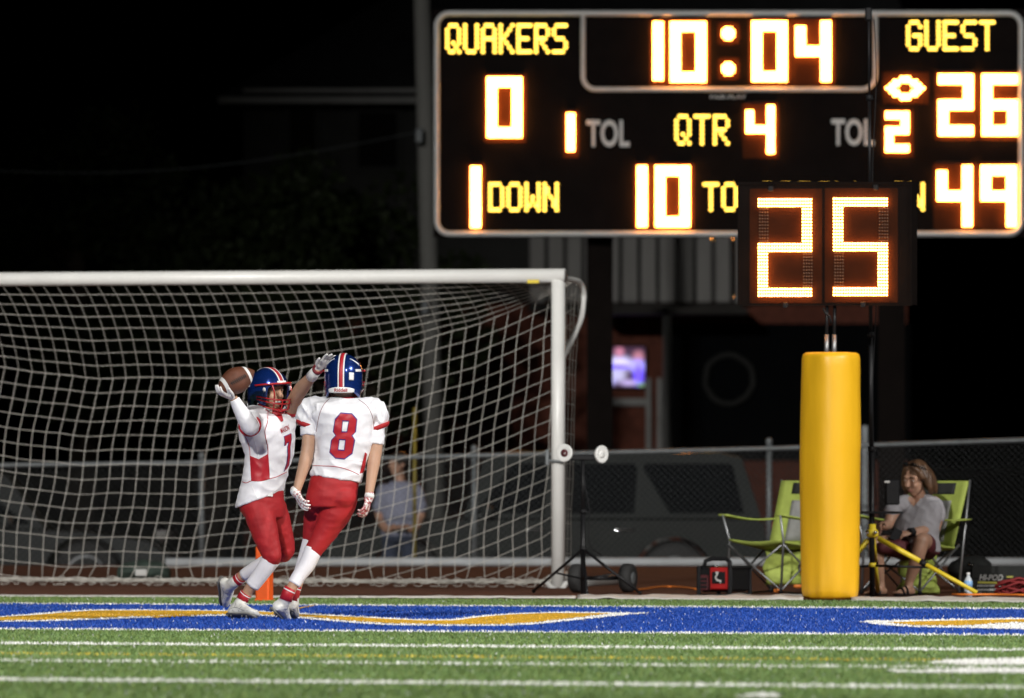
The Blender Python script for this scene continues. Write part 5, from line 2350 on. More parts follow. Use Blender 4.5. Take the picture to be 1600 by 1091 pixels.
jer8 = remesh(mb, 'jersey', M['jersey'], P8, .0065, 5, folds8)
bj8 = bvh_of(jer8)
for x0, y0, x1, y1, r0, r1, nm in ((480, 661, 480.5, 669, 17.4, 16.2, 'sleeve_cuff'), (592.5, 664, 591, 672, 16.2, 15.2, 'sleeve_cuff')):
    sg = -1 if x0 < 530 else 1
    mb = MB()
    A, B = a8(x0, y0), a8(x1, y1)
    tl = V((.0, 0, .35 * sg))
    mb.loft([(A, V((r8(r0), 0, 0)) + UZ * r8(6) * sg, (0, r8(r0), 0)), (A.lerp(B, .5), V((r8(r0 + .4), 0, 0)) + UZ * r8(6) * sg, (0, r8(r0 + .4), 0)),
             (B, V((r8(r1), 0, 0)) + UZ * r8(6) * sg, (0, r8(r1), 0))], 28)
    mb.build(nm, M['red_cloth'], jer8, True)
for pts, rr in (([a8(484, 655, -.01), a8(483, 668, -.015), a8(482.5, 681, -.025)], [13.4, 13.4, 12.9]), ([a8(588, 660), a8(588.5, 678, -.01), a8(587.5, 694, -.015)], [12.8, 12.8, 12.2])):
    mb = MB()
    pp, r_ = smooth_path(pts, [r8(x) for x in rr], 6)
    mb.tube(pp, r_, 24)
    remesh(mb, 'undershirt_sleeve', M['jersey'], P8, .006, 2, folds(.0035, 22, 14, 22, 5.0))
# number, outline, piping
def num8(k):
    cx, cy = 1028, 717
    o_ = [(968, 600), (1008, 553), (1088, 558), (1124, 600), (1112, 690), (1085, 716), (1106, 745), (1090, 842), (1035, 884), (970, 878), (930, 835), (945, 745), (977, 715), (957, 690)]
    h1 = [(1020, 602), (1012, 690), (1055, 692), (1070, 604)]
    h2 = [(995, 740), (985, 824), (1035, 828), (1045, 742)]
    f = lambda p, g: (320 + .2108 * (cx + (p[0] - cx) * g[0]), 530 + .2108 * (cy + (p[1] - cy) * g[1]))
    return o_, h1, h2, f


o_, h1, h2, f = num8(1)


def grow(lp, d):
    cx = sum(p[0] for p in lp) / len(lp)
    cy = sum(p[1] for p in lp) / len(lp)
    out = []
    for x, y in lp:
        ln = math.hypot(x - cx, y - cy)
        out.append((x + (x - cx) / ln * d, y + (y - cy) / ln * d))
    return out


toF = lambda lp: [(320 + .2108 * x, 530 + .2108 * y) for x, y in lp]
decal('number_outline', [toF(grow(o_, 9)), toF(grow(h1, -9)), toF(grow(h2, -9))], bj8, M['blue_print'], jer8, .0022, 2.5)
decal('number', [toF(o_), toF(h1), toF(h2)], bj8, M['red_print'], jer8, .0038, 2.5)
piping('piping', toF([(925, 440), (880, 490), (850, 560), (832, 650), (826, 690)]), bj8, M['dark_red_line'], jer8, .0018)
piping('piping', toF([(1140, 448), (1200, 495), (1235, 555), (1250, 620), (1252, 670)]), bj8, M['dark_red_line'], jer8, .0018)
piping('piping', toF([(800, 938), (870, 940), (960, 944), (1030, 958), (1090, 980), (1140, 1004)]), bj8, M['red_print'], jer8, .0024)
piping('piping', toF([(848, 892), (930, 888), (1040, 894), (1170, 905)]), bj8, M['white_plastic'], jer8, .0014)
decal('side_panel', [toF([(1186, 840), (1200, 850), (1178, 990), (1146, 996), (1160, 940)])], bj8, M['red_print'], jer8, .003, 2.5)
# collar
mb = MB()
mb.tube([a8(538 + 18.5 * math.cos(t), 621.6 - .6 * math.cos(2 * t) + 0, .072 * math.sin(t)) for t in np.linspace(0, 2 * math.pi, 33)[:-1]], .0075, 10, closed=True)
mb.build('collar', M['red_print'], jer8, True)

mb = MB()
mb.loft([(a8(525, 740), (r8(36), 0, r8(-5)), (0, .118, 0)), (a8(522, 754), (r8(38.5), 0, 0), (0, .130, 0), 2.2), (a8(518, 776), (r8(40), 0, 0), (0, .138, 0), 2.2),
         (a8(516, 792), (r8(36), 0, 0), (0, .125, 0), 2.2)], 30)
mb.ell(a8(534, 776, -.045), (r8(23), 0, 0), (0, .10, 0), (0, 0, r8(22)))
mb.ell(a8(508, 774, -.03), (r8(20), 0, 0), (0, .10, 0), (0, 0, r8(21)))
mb.capsule([a8(533, 783, -.01), a8(524, 802, -.01), a8(513, 823, 0), a8(500, 845), a8(490, 860)], [r8(25.5), r8(24.5), r8(20.5), r8(16), r8(14.2)], 22)
mb.capsule([a8(502, 780, .06), a8(494, 805, .09), a8(489, 826, .12), a8(487, 842, .13)], [r8(24), r8(19), r8(15.5), r8(14)], 22)
pants8 = remesh(mb, 'pants', M['red_cloth'], P8, .0065, 4, folds(.002, 9, 10, 15, 8.0, .0022))
# socks: long white sleeve, skin gap, red ankle sock
for pts, rr in (([a8(490, 858), a8(486, 868, -.005), a8(478.5, 884, -.01), a8(467, 900, -.02), a8(459, 913, -.03)], [14.0, 13.9, 12.9, 11.0, 10.4]),
                ([a8(486, 843, .13), a8(481, 860, .13), a8(476, 876, .13), a8(465, 908, .11)], [13.0, 12.4, 11.8, 9.8])):
    mb = MB()
    pp, r_ = smooth_path(pts, [r8(x) for x in rr], 6)
    mb.tube(pp, r_, 26)
    mb.build('leg_sleeve', M['sock'], P8, True)
for pts, rr in (([a8(454, 919, -.03), a8(450, 927, -.03), a8(446, 938, -.03)], [9.6, 9.8, 10.2]), ([a8(463, 915, .11), a8(460, 924, .11), a8(457, 938, .11)], [9.2, 9.4, 9.6])):
    mb = MB()
    mb.tube(pts, [r8(x) for x in rr], 24)
    sk = mb.build('ankle_sock', M['red_print'], P8, True)
    mb = MB()
    q = pts[0].lerp(pts[1], .5)
    ax = (pts[1] - pts[0]).normalized()
    mb.lathe(q - ax * .003, ax, [(0, r8(rr[0] + .35)), (.007, r8(rr[0] + .35))], 24)
    mb.build('sock_stripe', M['white_plastic'], sk, True)
shoe(P8, a8(448, 934, -.03), a8(427, 951, -.05), a8(446, 969.5, .17), k=1.02)
shoe(P8, a8(459, 934, .11), a8(452, 951, .06), a8(457, 966.5, .28), k=.98)
# gloves
for w, D, N, T, cr, nm in ((a8(462.5, 770, -.08), a8(474, 791, -.13) - a8(462.5, 770, -.08), V((.75, .5, .3)), V((.2, .6, .1)), .42, 'l'),
                           (a8(576.5, 778, -.08), a8(571, 800, -.10) - a8(576.5, 778, -.08), V((-.85, .3, -.2)), V((.1, .8, 0)), .50, 'r')):
    mb = MB()
    hand_prims(mb, w, D, N, T, cr, .90, .09, .35, .0098)
    mb.capsule([w - D.normalized() * .02, w + D.normalized() * .012], [.029, .028], 14)
    g = remesh(mb, 'glove', M['glove'], P8, .0036, 2)
    # red patterning on the back of the glove
    gb = bvh_of(g)
    mb = MB()
    rnd = random.Random(3)
    me = g.data
    Nn = V(N).normalized()
    for p in me.polygons:
        if rnd.random() < (.30 if nm == 'l' else .5) and noise.noise(p.center * 90) > (.05 if nm == 'l' else -.1):
            cen = p.center + p.normal * .0008
            mb.add([cen + (me.vertices[i].co - p.center) * 1.25 + p.normal * .0006 for i in p.vertices], [tuple(range(len(p.vertices)))])
    mb.build('glove_print', M['red_print'], g, False, fix=False)
    mb = MB()
    q = w - D.normalized() * .005
    mb.lathe(q - D.normalized() * .02, D, [(0, .030), (.012, .0315), (.026, .030)], 20)
    mb.build('wrist_strap', M['white_plastic'], g, True)
helmet(P8, a8(537, 586.5, .02), frame_of((.10, 1, 0), .10, 0.0))

# ------------------------------------------------------------------ player with the ball (number 7)
D7 = 63.2
s7 = scale_at(D7)


def a7(px, py, dy=0.0):
    return P(px, py, D7 + dy)


def r7(px):
    return px / s7


bvh_depth[0] = D7
P7 = thing('person', 'football player in white jersey and red pants holding a ball out and facing us', 'person', (a7(400, 900).x, D7, 0))
F7 = V((.84, -.54, 0)).normalized()
L7 = V((-F7.y, F7.x, 0))
mb = MB()
fr7 = frame_of((.66, -.75, 0), .03, -.03)
hc7 = a7(421, 612, -.02)
head_prims(mb, hc7, fr7, .98)
mb.capsule([a7(419, 628, .0), a7(422, 652, .02)], [r7(15), r7(17)], 16)


def tr(px, py, hw, hd, e=2.2, dy=0.0, slope=0.0):
    U = L7 * hw
    W = F7 * hd
    return (a7(px, py, dy), V((U.x, U.y, U.x * slope)), V((W.x, W.y, W.x * slope)), e)


mb.loft([tr(424, 650, .09, .06), tr(420, 662, .18, .09), tr(418, 690, .165, .115), tr(420, 715, .145, .105), tr(413, 750, .145, .10), tr(408, 780, .15, .11)], 24)
# right arm (towards us) and left arm (up to the team mate's helmet)
RA = [a7(389, 655, -.17), a7(390, 662, -.28), a7(391, 667, -.40)]
RB = [a7(391, 667, -.40), a7(384, 655, -.42), a7(375, 640, -.43), a7(366.5, 624, -.44)]
mb.capsule(RA, [r7(15), r7(14), r7(12)], 16)
mb.capsule(RB, [r7(12), r7(12.2), r7(9.5), r7(6.5)], 16)
LA = [a7(448, 648, .17), a7(455, 636, .05), a7(463, 619, -.10)]
LB = [a7(463, 619, -.10), a7(472, 606, -.20), a7(483, 593, -.30), a7(495, 579, -.40)]
mb.capsule(LA, [r7(14), r7(13.5), r7(10.5)], 16)
mb.capsule(LB, [r7(11.2), r7(11.4), r7(8.8), r7(6.6)], 16)
# legs
mb.capsule([a7(403, 795, -.07), a7(414, 832, -.10), a7(424, 866, -.12), a7(417, 882, -.10), a7(402, 903, -.07), a7(387, 925, -.04), a7(380, 938, -.03)],
           [r7(16), r7(15), r7(11.5), r7(11.5), r7(10.2), r7(8.4), r7(8)], 16)
mb.capsule([a7(424, 792, .09), a7(438, 828, .12), a7(446, 862, .15), a7(420, 876, .22), a7(390, 892, .30), a7(371, 906, .36)],
           [r7(15), r7(14), r7(11), r7(10.2), r7(8.6), r7(8)], 16)
body7 = remesh(mb, 'body', M['skin'], P7, .0062, 3)
face_parts(body7, hc7, fr7, .98, 'hair_dark', 'mouthguard')

mb = MB()
mb.loft([tr(428, 647, .085, .075), tr(425, 651, .15, .095), tr(420, 657, .225, .125), tr(417, 672, .225, .150), tr(418, 690, .20, .150), tr(421, 712, .172, .132),
         tr(415.5, 738, .168, .125, 2.2, 0, .16), tr(411, 758, .172, .132, 2.2, 0, .25), tr(405, 780, .172, .138, 2.2, 0, .36)], 40)
mb.capsule([a7(403, 652, -.10), a7(391, 655, -.20), a7(390, 661, -.28)], [r7(19), r7(20), r7(17.5)], 20)
mb.capsule([a7(436, 650, .10), a7(449, 647, .18), a7(454, 641, .12)], [r7(18), r7(18), r7(15)], 20)
jer7 = remesh(mb, 'jersey', M['jersey'], P7, .0062, 5, folds(.005, 9, 8, 13, 7.0, .0035))
bj7 = bvh_of(jer7)
# dark red cuff round the near sleeve opening
mb = MB()
ca = a7(390.5, 665, -.30)
dirc = (RA[2] - RA[0]).normalized()
mb.lathe(ca - dirc * .005, dirc, [(-.012, r7(17.6)), (0, r7(18.2)), (.016, r7(17.4)), (.018, r7(15.5)), (.01, r7(13))], 28, cap=False)
mb.build('sleeve_cuff', M['red_print'], jer7, True)
mb = MB()
cl_ = a7(456, 637, .06)
dl_ = (LA[2] - LA[0]).normalized()
mb.lathe(cl_, dl_, [(-.012, r7(15.4)), (0, r7(16)), (.016, r7(15.2)), (.018, r7(13))], 28, cap=False)
mb.build('sleeve_cuff', M['red_print'], jer7, True)
R3 = lambda lp: [(330 + .1283 * x, 660 + .1283 * y) for x, y in lp]
decal('number_outline', [R3([(880, 172), (973, 132), (979, 205), (962, 300), (962, 420), (947, 522), (920, 566), (879, 606), (913, 500), (925, 400), (923, 300), (936, 248), (918, 258), (912, 280), (886, 288), (891, 230)])], bj7, M['blue_print'], jer7, .0022, 2.0)
decal('number', [R3([(885, 178), (968, 140), (972, 200), (955, 300), (955, 420), (940, 520), (915, 560), (885, 598), (920, 500), (932, 400), (930, 300), (945, 235), (915, 250), (908, 272), (892, 278), (898, 230)])], bj7, M['red_print'], jer7, .0036, 2.0)
text_on('school_name', 'MASON', (R3([(852, 138)])[0], R3([(950, 95)])[0], R3([(834, 78)])[0], R3([(938, 28)])[0]), lambda x, y: cast(bj7, x, y, .003), M['red_print'], jer7, bold=.012, maxlen=2.0)
decal('side_panel', [R3([(475, 408), (582, 450), (688, 385), (705, 690), (595, 714), (490, 712)])], bj7, M['red_print'], jer7, .003, 2.5)
toF1 = lambda lp: [(320 + .2108 * x, 530 + .2108 * y) for x, y in lp]
piping('piping', R3([(690, -130), (684, 0), (655, 100), (662, 180), (688, 300), (692, 400), (703, 560), (708, 690)]), bj7, M['red_print'], jer7, .0024)
piping('piping', R3([(372, 115), (430, 200), (465, 310), (474, 410), (482, 560), (490, 712)]), bj7, M['red_print'], jer7, .0020)
piping('piping', R3([(378, 725), (430, 738), (490, 714), (595, 716), (706, 690), (800, 662), (920, 606)]), bj7, M['red_print'], jer7, .0024)
piping('piping', R3([(510, 165), (545, 290), (580, 440)]), bj7, M['white_plastic'], jer7, .0018)
piping('piping', R3([(495, 770), (530, 860), (565, 935)]), bj7, M['white_plastic'], jer7, .0014)
# v collar
R1 = lambda lp: [(330 + .1283 * x, 540 + .1283 * y) for x, y in lp]
decal('collar', [R1([(650, 785), (740, 830), (800, 870), (850, 935), (873, 920), (860, 850), (845, 800), (790, 800), (720, 780)])], bj7, M['red_print'], jer7, .004, 2.0)

mb = MB()
mb.loft([tr(410, 765, .152, .118), tr(408, 782, .168, .128), tr(410, 797, .165, .125), tr(412, 808, .14, .11)], 30)
mb.capsule([a7(402, 792, -.07), a7(408, 812, -.085), a7(415, 836, -.10), a7(422, 858, -.115), a7(425, 871, -.12)], [r7(23), r7(23), r7(20.5), r7(17), r7(14.5)], 22)
mb.capsule([a7(425, 792, .09), a7(432, 812, .11), a7(439, 836, .13), a7(445, 856, .15), a7(443, 865, .155)], [r7(22), r7(21), r7(19), r7(16), r7(14)], 22)
mb.ell(a7(428, 868, -.14), (r7(12), 0, 0), (0, .05, 0), (0, 0, r7(13)))
mb.ell(a7(446, 862, .13), (r7(11), 0, 0), (0, .05, 0), (0, 0, r7(12)))
pants7 = remesh(mb, 'pants', M['red_cloth'], P7, .0065, 4, folds(.002, 9, 10, 16, 3.0, .0022))
bp7 = bvh_of(pants7)
decal('belt_tag', [R3([(670, 905), (690, 870), (735, 850), (735, 905)])], bp7, M['white_plastic'], pants7, .012, 2.0)
for pts, rr in (([a7(424, 874, -.11), a7(417, 884, -.10), a7(405, 901, -.075), a7(394, 915, -.055)], [14.6, 13.6, 12.4, 11.8]),
                ([a7(436, 868, .17), a7(420, 876, .22), a7(398, 888, .28), a7(381, 899, .33)], [13, 12, 10.5, 9.5])):
    mb = MB()
    pp, r_ = smooth_path(pts, [r7(x) for x in rr], 6)
    mb.tube(pp, r_, 26)
    mb.build('leg_sleeve', M['sock'], P7, True)
for pts, rr in (([a7(385, 927, -.035), a7(381.5, 932, -.03), a7(378, 938, -.03)], [9.4, 9.6, 9.8]), ([a7(377, 902, .34), a7(373, 905.5, .355), a7(369, 909, .36)], [9.0, 9.2, 9.4])):
    mb = MB()
    mb.tube(pts, [r7(x) for x in rr], 24)
    sk = mb.build('ankle_sock', M['red_print'], P7, True)
    mb = MB()
    ax = (pts[1] - pts[0]).normalized()
    mb.lathe(pts[0].lerp(pts[1], .4) - ax * .003, ax, [(0, r7(rr[0] + .4)), (.006, r7(rr[0] + .4))], 24)
    mb.build('sock_stripe', M['white_plastic'], sk, True)
shoe(P7, a7(379, 938, -.03), a7(357, 960.5, -.02), a7(401, 963.5, -.20), k=1.02)
shoe(P7, a7(366, 910, .36), a7(345, 905, .42), a7(351, 944, .62), k=1.0)
# white compression sleeve on the near forearm
mb = MB()
pp, r_ = smooth_path([a7(392, 667, -.375)] + RB[0:], [r7(12.4)] + [r7(x + .9) for x in (12, 12.2, 9.5, 7.0)], 5)
mb.tube(pp, r_, 24)
remesh(mb, 'arm_sleeve', M['jersey'], P7, .005, 4, folds(.0016, 26, 20, 30, 1.0))
# taped wrist of the raised arm
band(P7, 'wrist_wrap', [LB[2].lerp(LB[3], .28), LB[2].lerp(LB[3], .6), LB[3]], [r7(9.1), r7(8.6), r7(8.0)], M['white_plastic'])
band(P7, 'wrist_band', [LB[3] + (LB[3] - LB[2]) * .03, LB[3] + (LB[3] - LB[2]) * .14], [r7(8.4), r7(8.6)], M['dark_red_line'])
# open glove reaching for the team mate's helmet
mb = MB()
w = a7(498, 576, -.41)
D = a7(514, 559, -.47) - w
hand_prims(mb, w, D, V((.35, -.55, -.55)), a7(486, 550, -.42) - w, .12, .98, .26, .05, .0098)
remesh(mb, 'glove', M['glove'], P7, .0036, 2)
# glove under the ball, palm up
mb = MB()
w = a7(364, 622, -.44)
D = a7(343, 614, -.50) - w
hand_prims(mb, w, D, V((.25, .1, 1)), V((.15, -1, .2)), .34, .98, .20, .25, .0098)
remesh(mb, 'glove', M['glove'], P7, .0036, 2)
helmet(P7, a7(419.5, 608, -.03), frame_of((.66, -.75, 0), .06, -.05), False)

# the ball
bc = a7(368.5, 595, -.46)
bx_ = (a7(399.5, 578.5, -.42) - a7(337.5, 612, -.50))
bx_.normalize()
BA = thing('football', 'brown leather football with two white stripes balanced on the player\'s open hand', 'ball', bc)
mb = MB()
LH, RB_ = .139, .084
prof = []
for k in range(25):
    t = -1 + 2 * k / 24
    prof.append((t * LH, max(.0015, RB_ * (1 - abs(t) ** 1.85) ** .86)))
mb.lathe(bc, bx_, prof, 36)
mb.build('leather', M['leather'], BA, True)
for t0 in (-.60, .60):
    mb = MB()
    pr = []
    for k in range(5):
        t = t0 - .075 + .15 * k / 4
        pr.append((t * LH, RB_ * (1 - abs(t) ** 1.85) ** .86 + .0014))
    mb.lathe(bc, bx_, pr, 36, cap=False)
    mb.build('stripe', M['white_plastic'], BA, True)
vdir = (CAMP - bc).normalized()
up_ = (vdir - bx_ * vdir.dot(bx_)).normalized()
sd_ = bx_.cross(up_)
up_ = (up_ * .985 + sd_ * (.02)).normalized()
sd_ = bx_.cross(up_)
for k in range(9):
    t = -.36 + .72 * k / 8
    rr = RB_ * (1 - abs(t) ** 1.85) ** .86
    mb = MB()
    mb.capsule([bc + bx_ * t * LH + (up_ * math.cos(a) + sd_ * math.sin(a)) * (rr + .002) for a in (-.13, 0, .13)], .0032, 6, 3)
    mb.build('lace', M['lace'], BA, True)
mb = MB()
mb.tube([bc + bx_ * t * LH + up_ * (RB_ * (1 - abs(t) ** 1.85) ** .86 + .002) for t in np.linspace(-.42, .42, 10)], .0026, 6)
mb.build('seam', M['lace'], BA, True)

# ------------------------------------------------------------------ seated woman
DW = 74.9
sW = scale_at(DW)


def aw(px, py, dy=0.0):
    return P(px, py, DW + dy)


def rw(px):
    return px / sW


WO = thing('person', 'woman in a grey t-shirt sitting in a camp chair beside the yellow tripod', 'person', (aw(1430, 900).x, DW, 0))
FW = V((-.55, -.835, 0)).normalized()
LW = V((-FW.y, FW.x, 0))
frW = frame_of((-.62, -.78, 0), .30, .04)
hcW = aw(1431, 748, .0)
mb = MB()
head_prims(mb, hcW, frW, 1.02)
mb.capsule([aw(1433, 760, .03), aw(1437, 782, .05)], [rw(10), rw(12)], 14)


def tw(px, py, hw, hd, dy=0.0, e=2.2):
    return (aw(px, py, dy), LW * hw, FW * hd, e)


mb.loft([tw(1437, 780, .10, .055, .05), tw(1436, 790, .165, .09, .04), tw(1434, 815, .165, .115, .02), tw(1430, 840, .165, .125, 0), tw(1430, 860, .18, .13, 0)], 24)
# her left arm (right in the picture)
mb.capsule([aw(1459, 786, .05), aw(1464, 806, .02), aw(1461, 826, -.03)], [rw(11.5), rw(10.5), rw(9)], 14)
mb.capsule([aw(1461, 826, -.03), aw(1445, 829, -.12), aw(1424, 832, -.22)], [rw(9), rw(8.4), rw(6)], 14)
hand_prims(mb, aw(1422, 832.5, -.23), aw(1404, 836, -.27) - aw(1422, 832.5, -.23), V((-.1, .5, -.8)), V((-.2, -.3, .8)), .45, .85, .08, .3)
# her right arm
mb.capsule([aw(1404, 790, -.06), aw(1393, 806, -.10), aw(1388, 820, -.14)], [rw(10.5), rw(9.6), rw(8)], 14)
mb.capsule([aw(1388, 820, -.14), aw(1382, 822, -.22), aw(1378, 821, -.28)], [rw(8), rw(7.2), rw(6)], 14)
hand_prims(mb, aw(1378, 821, -.29), V((-.35, -.8, -.3)), V((.6, -.2, -.5)), V((.2, .0, .9)), .5, .85, .08, .3)
# legs: thighs forward, shins down
mb.capsule([aw(1447, 858, -.02), aw(1444, 848, -.2), aw(1440, 846, -.36)], [rw(16), rw(15), rw(12.5)], 16)
mb.capsule([aw(1440, 846, -.36), aw(1436, 862, -.37), aw(1429, 884, -.36), aw(1421, 908, -.34), aw(1420, 917, -.34)], [rw(12), rw(11.5), rw(10.5), rw(7), rw(7)], 16)
mb.capsule([aw(1415, 858, -.05), aw(1392, 852, -.2), aw(1368, 850, -.34)], [rw(16), rw(15), rw(12.5)], 16)
mb.capsule([aw(1368, 850, -.34), aw(1370, 868, -.35), aw(1372, 888, -.34), aw(1375, 908, -.32), aw(1376, 917, -.32)], [rw(12), rw(11.5), rw(10), rw(7), rw(7)], 16)
for ax_, ay_, dx_ in ((1420, 918, -.34), (1376, 918, -.32)):
    hp = aw(ax_, ay_, dx_)
    hz = .035
    h0 = V((hp.x + .02, hp.y + .04, hz))
    t0 = h0 + V((-.10, -.17, -.010))
    mb.capsule([h0, h0.lerp(t0, .5) + V((0, 0, .008)), t0], [.032, .034, .020], 14)
    for i in range(5):
        off = V((.83, -.52, 0)) * (-.028 + .014 * i)
        mb.capsule([t0 + off, t0 + off + V((-.022, -.036, -.002))], [.0085, .0075], 8, 2)
bodyW = remesh(mb, 'body', M['skin_tan'], WO, .0062, 3)
face_parts(bodyW, hcW, frW, 1.02, 'hair', 'lip', True)
# sandals
for ax_, ay_, dx_ in ((1420, 918, -.34), (1376, 918, -.32)):
    hp = aw(ax_, ay_, dx_)
    h0 = V((hp.x + .02, hp.y + .04, .008))
    D = V((-.10, -.17, 0)).normalized()
    sd = V((-D.y, D.x, 0))
    mb = MB()
    mb.loft([(h0 + D * t, sd * w, UZ * .007, 2.5) for t, w in ((-.04, .02), (-.02, .032), (.05, .033), (.13, .040), (.20, .042), (.235, .03), (.25, .012))], 20)
    sn = mb.build('sandal', M['black_plastic'], WO, True)
    for t, hgt, w in ((.10, .062, .044), (.165, .05, .046)):
        mb = MB()
        mb.tube([h0 + D * (t + .03 * math.cos(a)) + sd * w * math.cos(a) + UZ * (hgt * math.sin(a)) for a in np.linspace(0, math.pi, 12)], .0085, 6)
        mb.build('strap', M['black_plastic'], sn, True)
# t-shirt
mb = MB()
mb.loft([tw(1438, 779, .085, .062, .05), tw(1437, 785, .16, .09, .045), tw(1436, 795, .185, .112, .035), tw(1434, 815, .182, .132, .02), tw(1430, 838, .182, .145, 0), tw(1431, 862, .195, .15, 0)], 30)
mb.capsule([aw(1450, 785, .04), aw(1461, 792, .035), aw(1465, 807, .02)], [rw(13), rw(13.5), rw(13)], 18)
mb.capsule([aw(1416, 786, -.02), aw(1402, 790, -.06), aw(1393, 799, -.09)], [rw(12.5), rw(12.5), rw(12)], 18)
tee = remesh(mb, 't_shirt', M['tee'], WO, .007, 4, folds(.0055, 12, 10, 12, 4.0))
bvh_depth[0] = DW
bt_ = bvh_of(tee)
decal('neckline', [[(1421, 775), (1427, 786), (1424, 789), (1418, 780)]], bt_, M['skin_tan'], tee, .003, 2.0)
decal('neckline', [[(1422, 776), (1440, 777), (1436, 783), (1428, 792), (1423, 786)]], bt_, M['skin_tan'], tee, .0045, 2.0)
# shorts
mb = MB()
mb.loft([tw(1431, 848, .18, .135), tw(1431, 866, .19, .14)], 24)
mb.capsule([aw(1447, 858, -.02), aw(1445, 850, -.2)], [rw(18), rw(16.6)], 18)
mb.capsule([aw(1415, 858, -.05), aw(1394, 853, -.19)], [rw(18), rw(16.6)], 18)
remesh(mb, 'shorts', M['maroon'], WO, .008, 4, folds(.004, 12, 12, 12))
# hair: shoulder length bob, built from overlapping locks round the skull
F_, L_, U_ = frW
k = 1.02


def hq(f, l, u):
    return hcW + F_ * f * k + L_ * l * k + U_ * u * k


mb = MB()
mb.ell(hq(-.022, 0, .045), F_ * .104, L_ * .090, U_ * .093, 20, 12)
rnd = random.Random(9)
for i in range(17):
    a = math.radians(78 + i * (360 - 156) / 16)
    f0, l0 = math.cos(a), math.sin(a)
    top = hq(.050 * f0 - .02, .060 * l0, .085)
    mid = hq(.092 * f0 - .024, .098 * l0, .01)
    wob = rnd.uniform(-.010, .010)
    end = hq(.100 * f0 - .030 + wob, .118 * l0 + wob, -.105 + rnd.uniform(-.018, .012))
    end = V((end.x, end.y, end.z))
    mb.capsule([top, mid, mid.lerp(end, .6) + L_ * l0 * .006, end], [.026, .029, .027, .014], 10, 4)
mb.capsule([hq(.045, .012, .108), hq(.042, .056, .082), hq(.022, .088, .020)], [.016, .018, .020], 10)
mb.capsule([hq(.045, .010, .108), hq(.042, -.050, .082), hq(.022, -.088, .020)], [.016, .018, .020], 10)
remesh(mb, 'hair', M['hair'], WO, .006, 2, folds(.0035, 60, 60, 8, 2.0))
# sunglasses pushed up into the hair
SG = MB()
for s_ in (-1, 1):
    SG.ell(hq(.050, s_ * .034, .124), F_ * .010 + U_ * -.006, L_ * .026, U_ * .016 + F_ * .010, 14, 8)
SG.capsule([hq(.056, -.01, .126), hq(.058, 0, .128), hq(.056, .01, .126)], .004, 6, 3)
for s_ in (-1, 1):
    SG.capsule([hq(.046, s_ * .060, .118), hq(.0, s_ * .094, .08), hq(-.03, s_ * .092, .05)], .004, 6, 3)
tag(SG.build('sunglasses', M['glass_dark'], None, True), 'dark sunglasses pushed up on the seated woman\'s hair', 'sunglasses')
# watch
mb = MB()
wa, wb = aw(1426.5, 831.5, -.21), aw(1421.5, 832.5, -.235)
mb.tube([wa, wb], rw(7.6), 16)
mb.ell(wa.lerp(wb, .5) + V((.0, -.032, .016)), (.016, 0, 0), (0, .006, 0), (0, 0, .018))
tag(mb.build('watch', M['black_plastic'], None, True), 'black wristwatch on the seated woman\'s arm', 'watch')
# phone and bag in her lap
mb = MB()
mb.box(aw(1400, 836, -.33), (.07, .012, .12), Matrix.Rotation(.5, 3, 'Y') @ Matrix.Rotation(-.7, 3, 'X'), .004)
tag(mb.build('phone', M['black_plastic'], None), 'black phone held in the seated woman\'s hand', 'phone')
mb = MB()
c = aw(1393, 855, -.40)
mb.loft([(c + V((-.11, 0, 0)), (0, .03, 0), (0, 0, .03)), (c + V((-.08, 0, 0)), (0, .05, 0), (0, 0, .05)), (c + V((.06, .02, 0)), (0, .055, 0), (0, 0, .055)), (c + V((.11, .03, 0)), (0, .03, 0), (0, 0, .035))], 18)
o = remesh(mb, 'hand_bag', M['maroon'], None, .009, 3, folds(.005, 14, 14, 14))
tag(o, 'dark maroon bag resting between the seated woman\'s knees', 'bag')

# ------------------------------------------------------------------ onlooker behind the fence, seen through the net
DO_ = 98.6
so = scale_at(DO_)


def ao(px, py, dy=0.0):
    return P(px, py, DO_ + dy)


ON = thing('person', 'person in a pale blue shirt standing behind the fence, seen through the goal net', 'person', (ao(625, 0).x, DO_, -.5))
zf = -.42
mb = MB()
c0 = ao(625, 720)
X, Y = c0.x, c0.y


def w3(x, z, y=0.0):
    return V((X + x, Y + y, z))


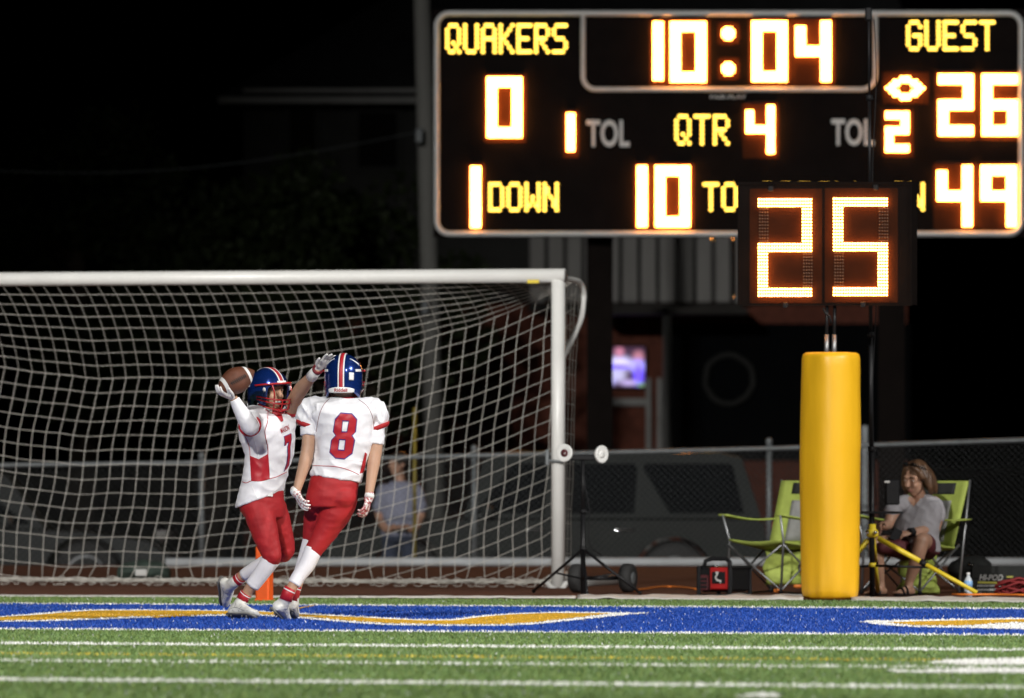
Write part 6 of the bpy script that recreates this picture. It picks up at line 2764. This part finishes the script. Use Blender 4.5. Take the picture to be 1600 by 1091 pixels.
fo = frame_of((-.8, -.6, 0), .1, 0)
head_prims(mb, w3(-.02, .98, -.04), fo, .92)
mb.capsule([w3(-.01, .90), w3(0, .80)], [.05, .055], 12)
mb.loft([(w3(0, .80), (.09, 0, 0), (0, .06, 0)), (w3(0, .74), (.17, 0, 0), (0, .09, 0)), (w3(0, .5), (.15, 0, 0), (0, .11, 0)), (w3(0, .3), (.15, 0, 0), (0, .11, 0))], 20)
for s_ in (-1, 1):
    mb.capsule([w3(s_ * .16, .72), w3(s_ * .21, .5), w3(s_ * .14, .34, -.12), w3(s_ * .05, .36, -.22)], [.05, .045, .038, .03], 12)
    hand_prims(mb, w3(s_ * .05, .36, -.23), V((-s_ * .6, -.6, .1)), V((0, 0, -1)), V((0, -1, .3)), .4, .85)
    mb.capsule([w3(s_ * .09, .3), w3(s_ * .10, -.05), w3(s_ * .10, zf + .06)], [.085, .06, .045], 14)
    mb.capsule([w3(s_ * .10, zf + .04, .03), w3(s_ * .11, zf + .035, -.14)], [.04, .034], 12)
remesh(mb, 'body', M['skin_tan'], ON, .009, 2)
mb = MB()
mb.loft([(w3(0, .81), (.09, 0, 0), (0, .07, 0)), (w3(0, .75), (.19, 0, 0), (0, .11, 0)), (w3(0, .5), (.18, 0, 0), (0, .135, 0)), (w3(0, .27), (.19, 0, 0), (0, .14, 0))], 24)
for s_ in (-1, 1):
    mb.capsule([w3(s_ * .16, .72), w3(s_ * .205, .55)], [.07, .066], 14)
remesh(mb, 'shirt', M['pale_shirt'], ON, .011, 3, folds(.006, 9, 9, 9))
mb = MB()
mb.loft([(w3(0, .32), (.16, 0, 0), (0, .12, 0)), (w3(0, .2), (.17, 0, 0), (0, .125, 0))], 20)
for s_ in (-1, 1):
    mb.capsule([w3(s_ * .09, .24), w3(s_ * .10, -.05), w3(s_ * .10, zf + .09)], [.095, .075, .06], 14)
remesh(mb, 'trousers', M['jeans'], ON, .011, 3)
mb = MB()
F_, L_, U_ = fo
hh = w3(-.02, .98, -.04)
mb.ell(hh - F_ * .02 + U_ * .045, F_ * .10, L_ * .085, U_ * .085)
remesh(mb, 'hair', M['hair_dark'], ON, .011, 2)
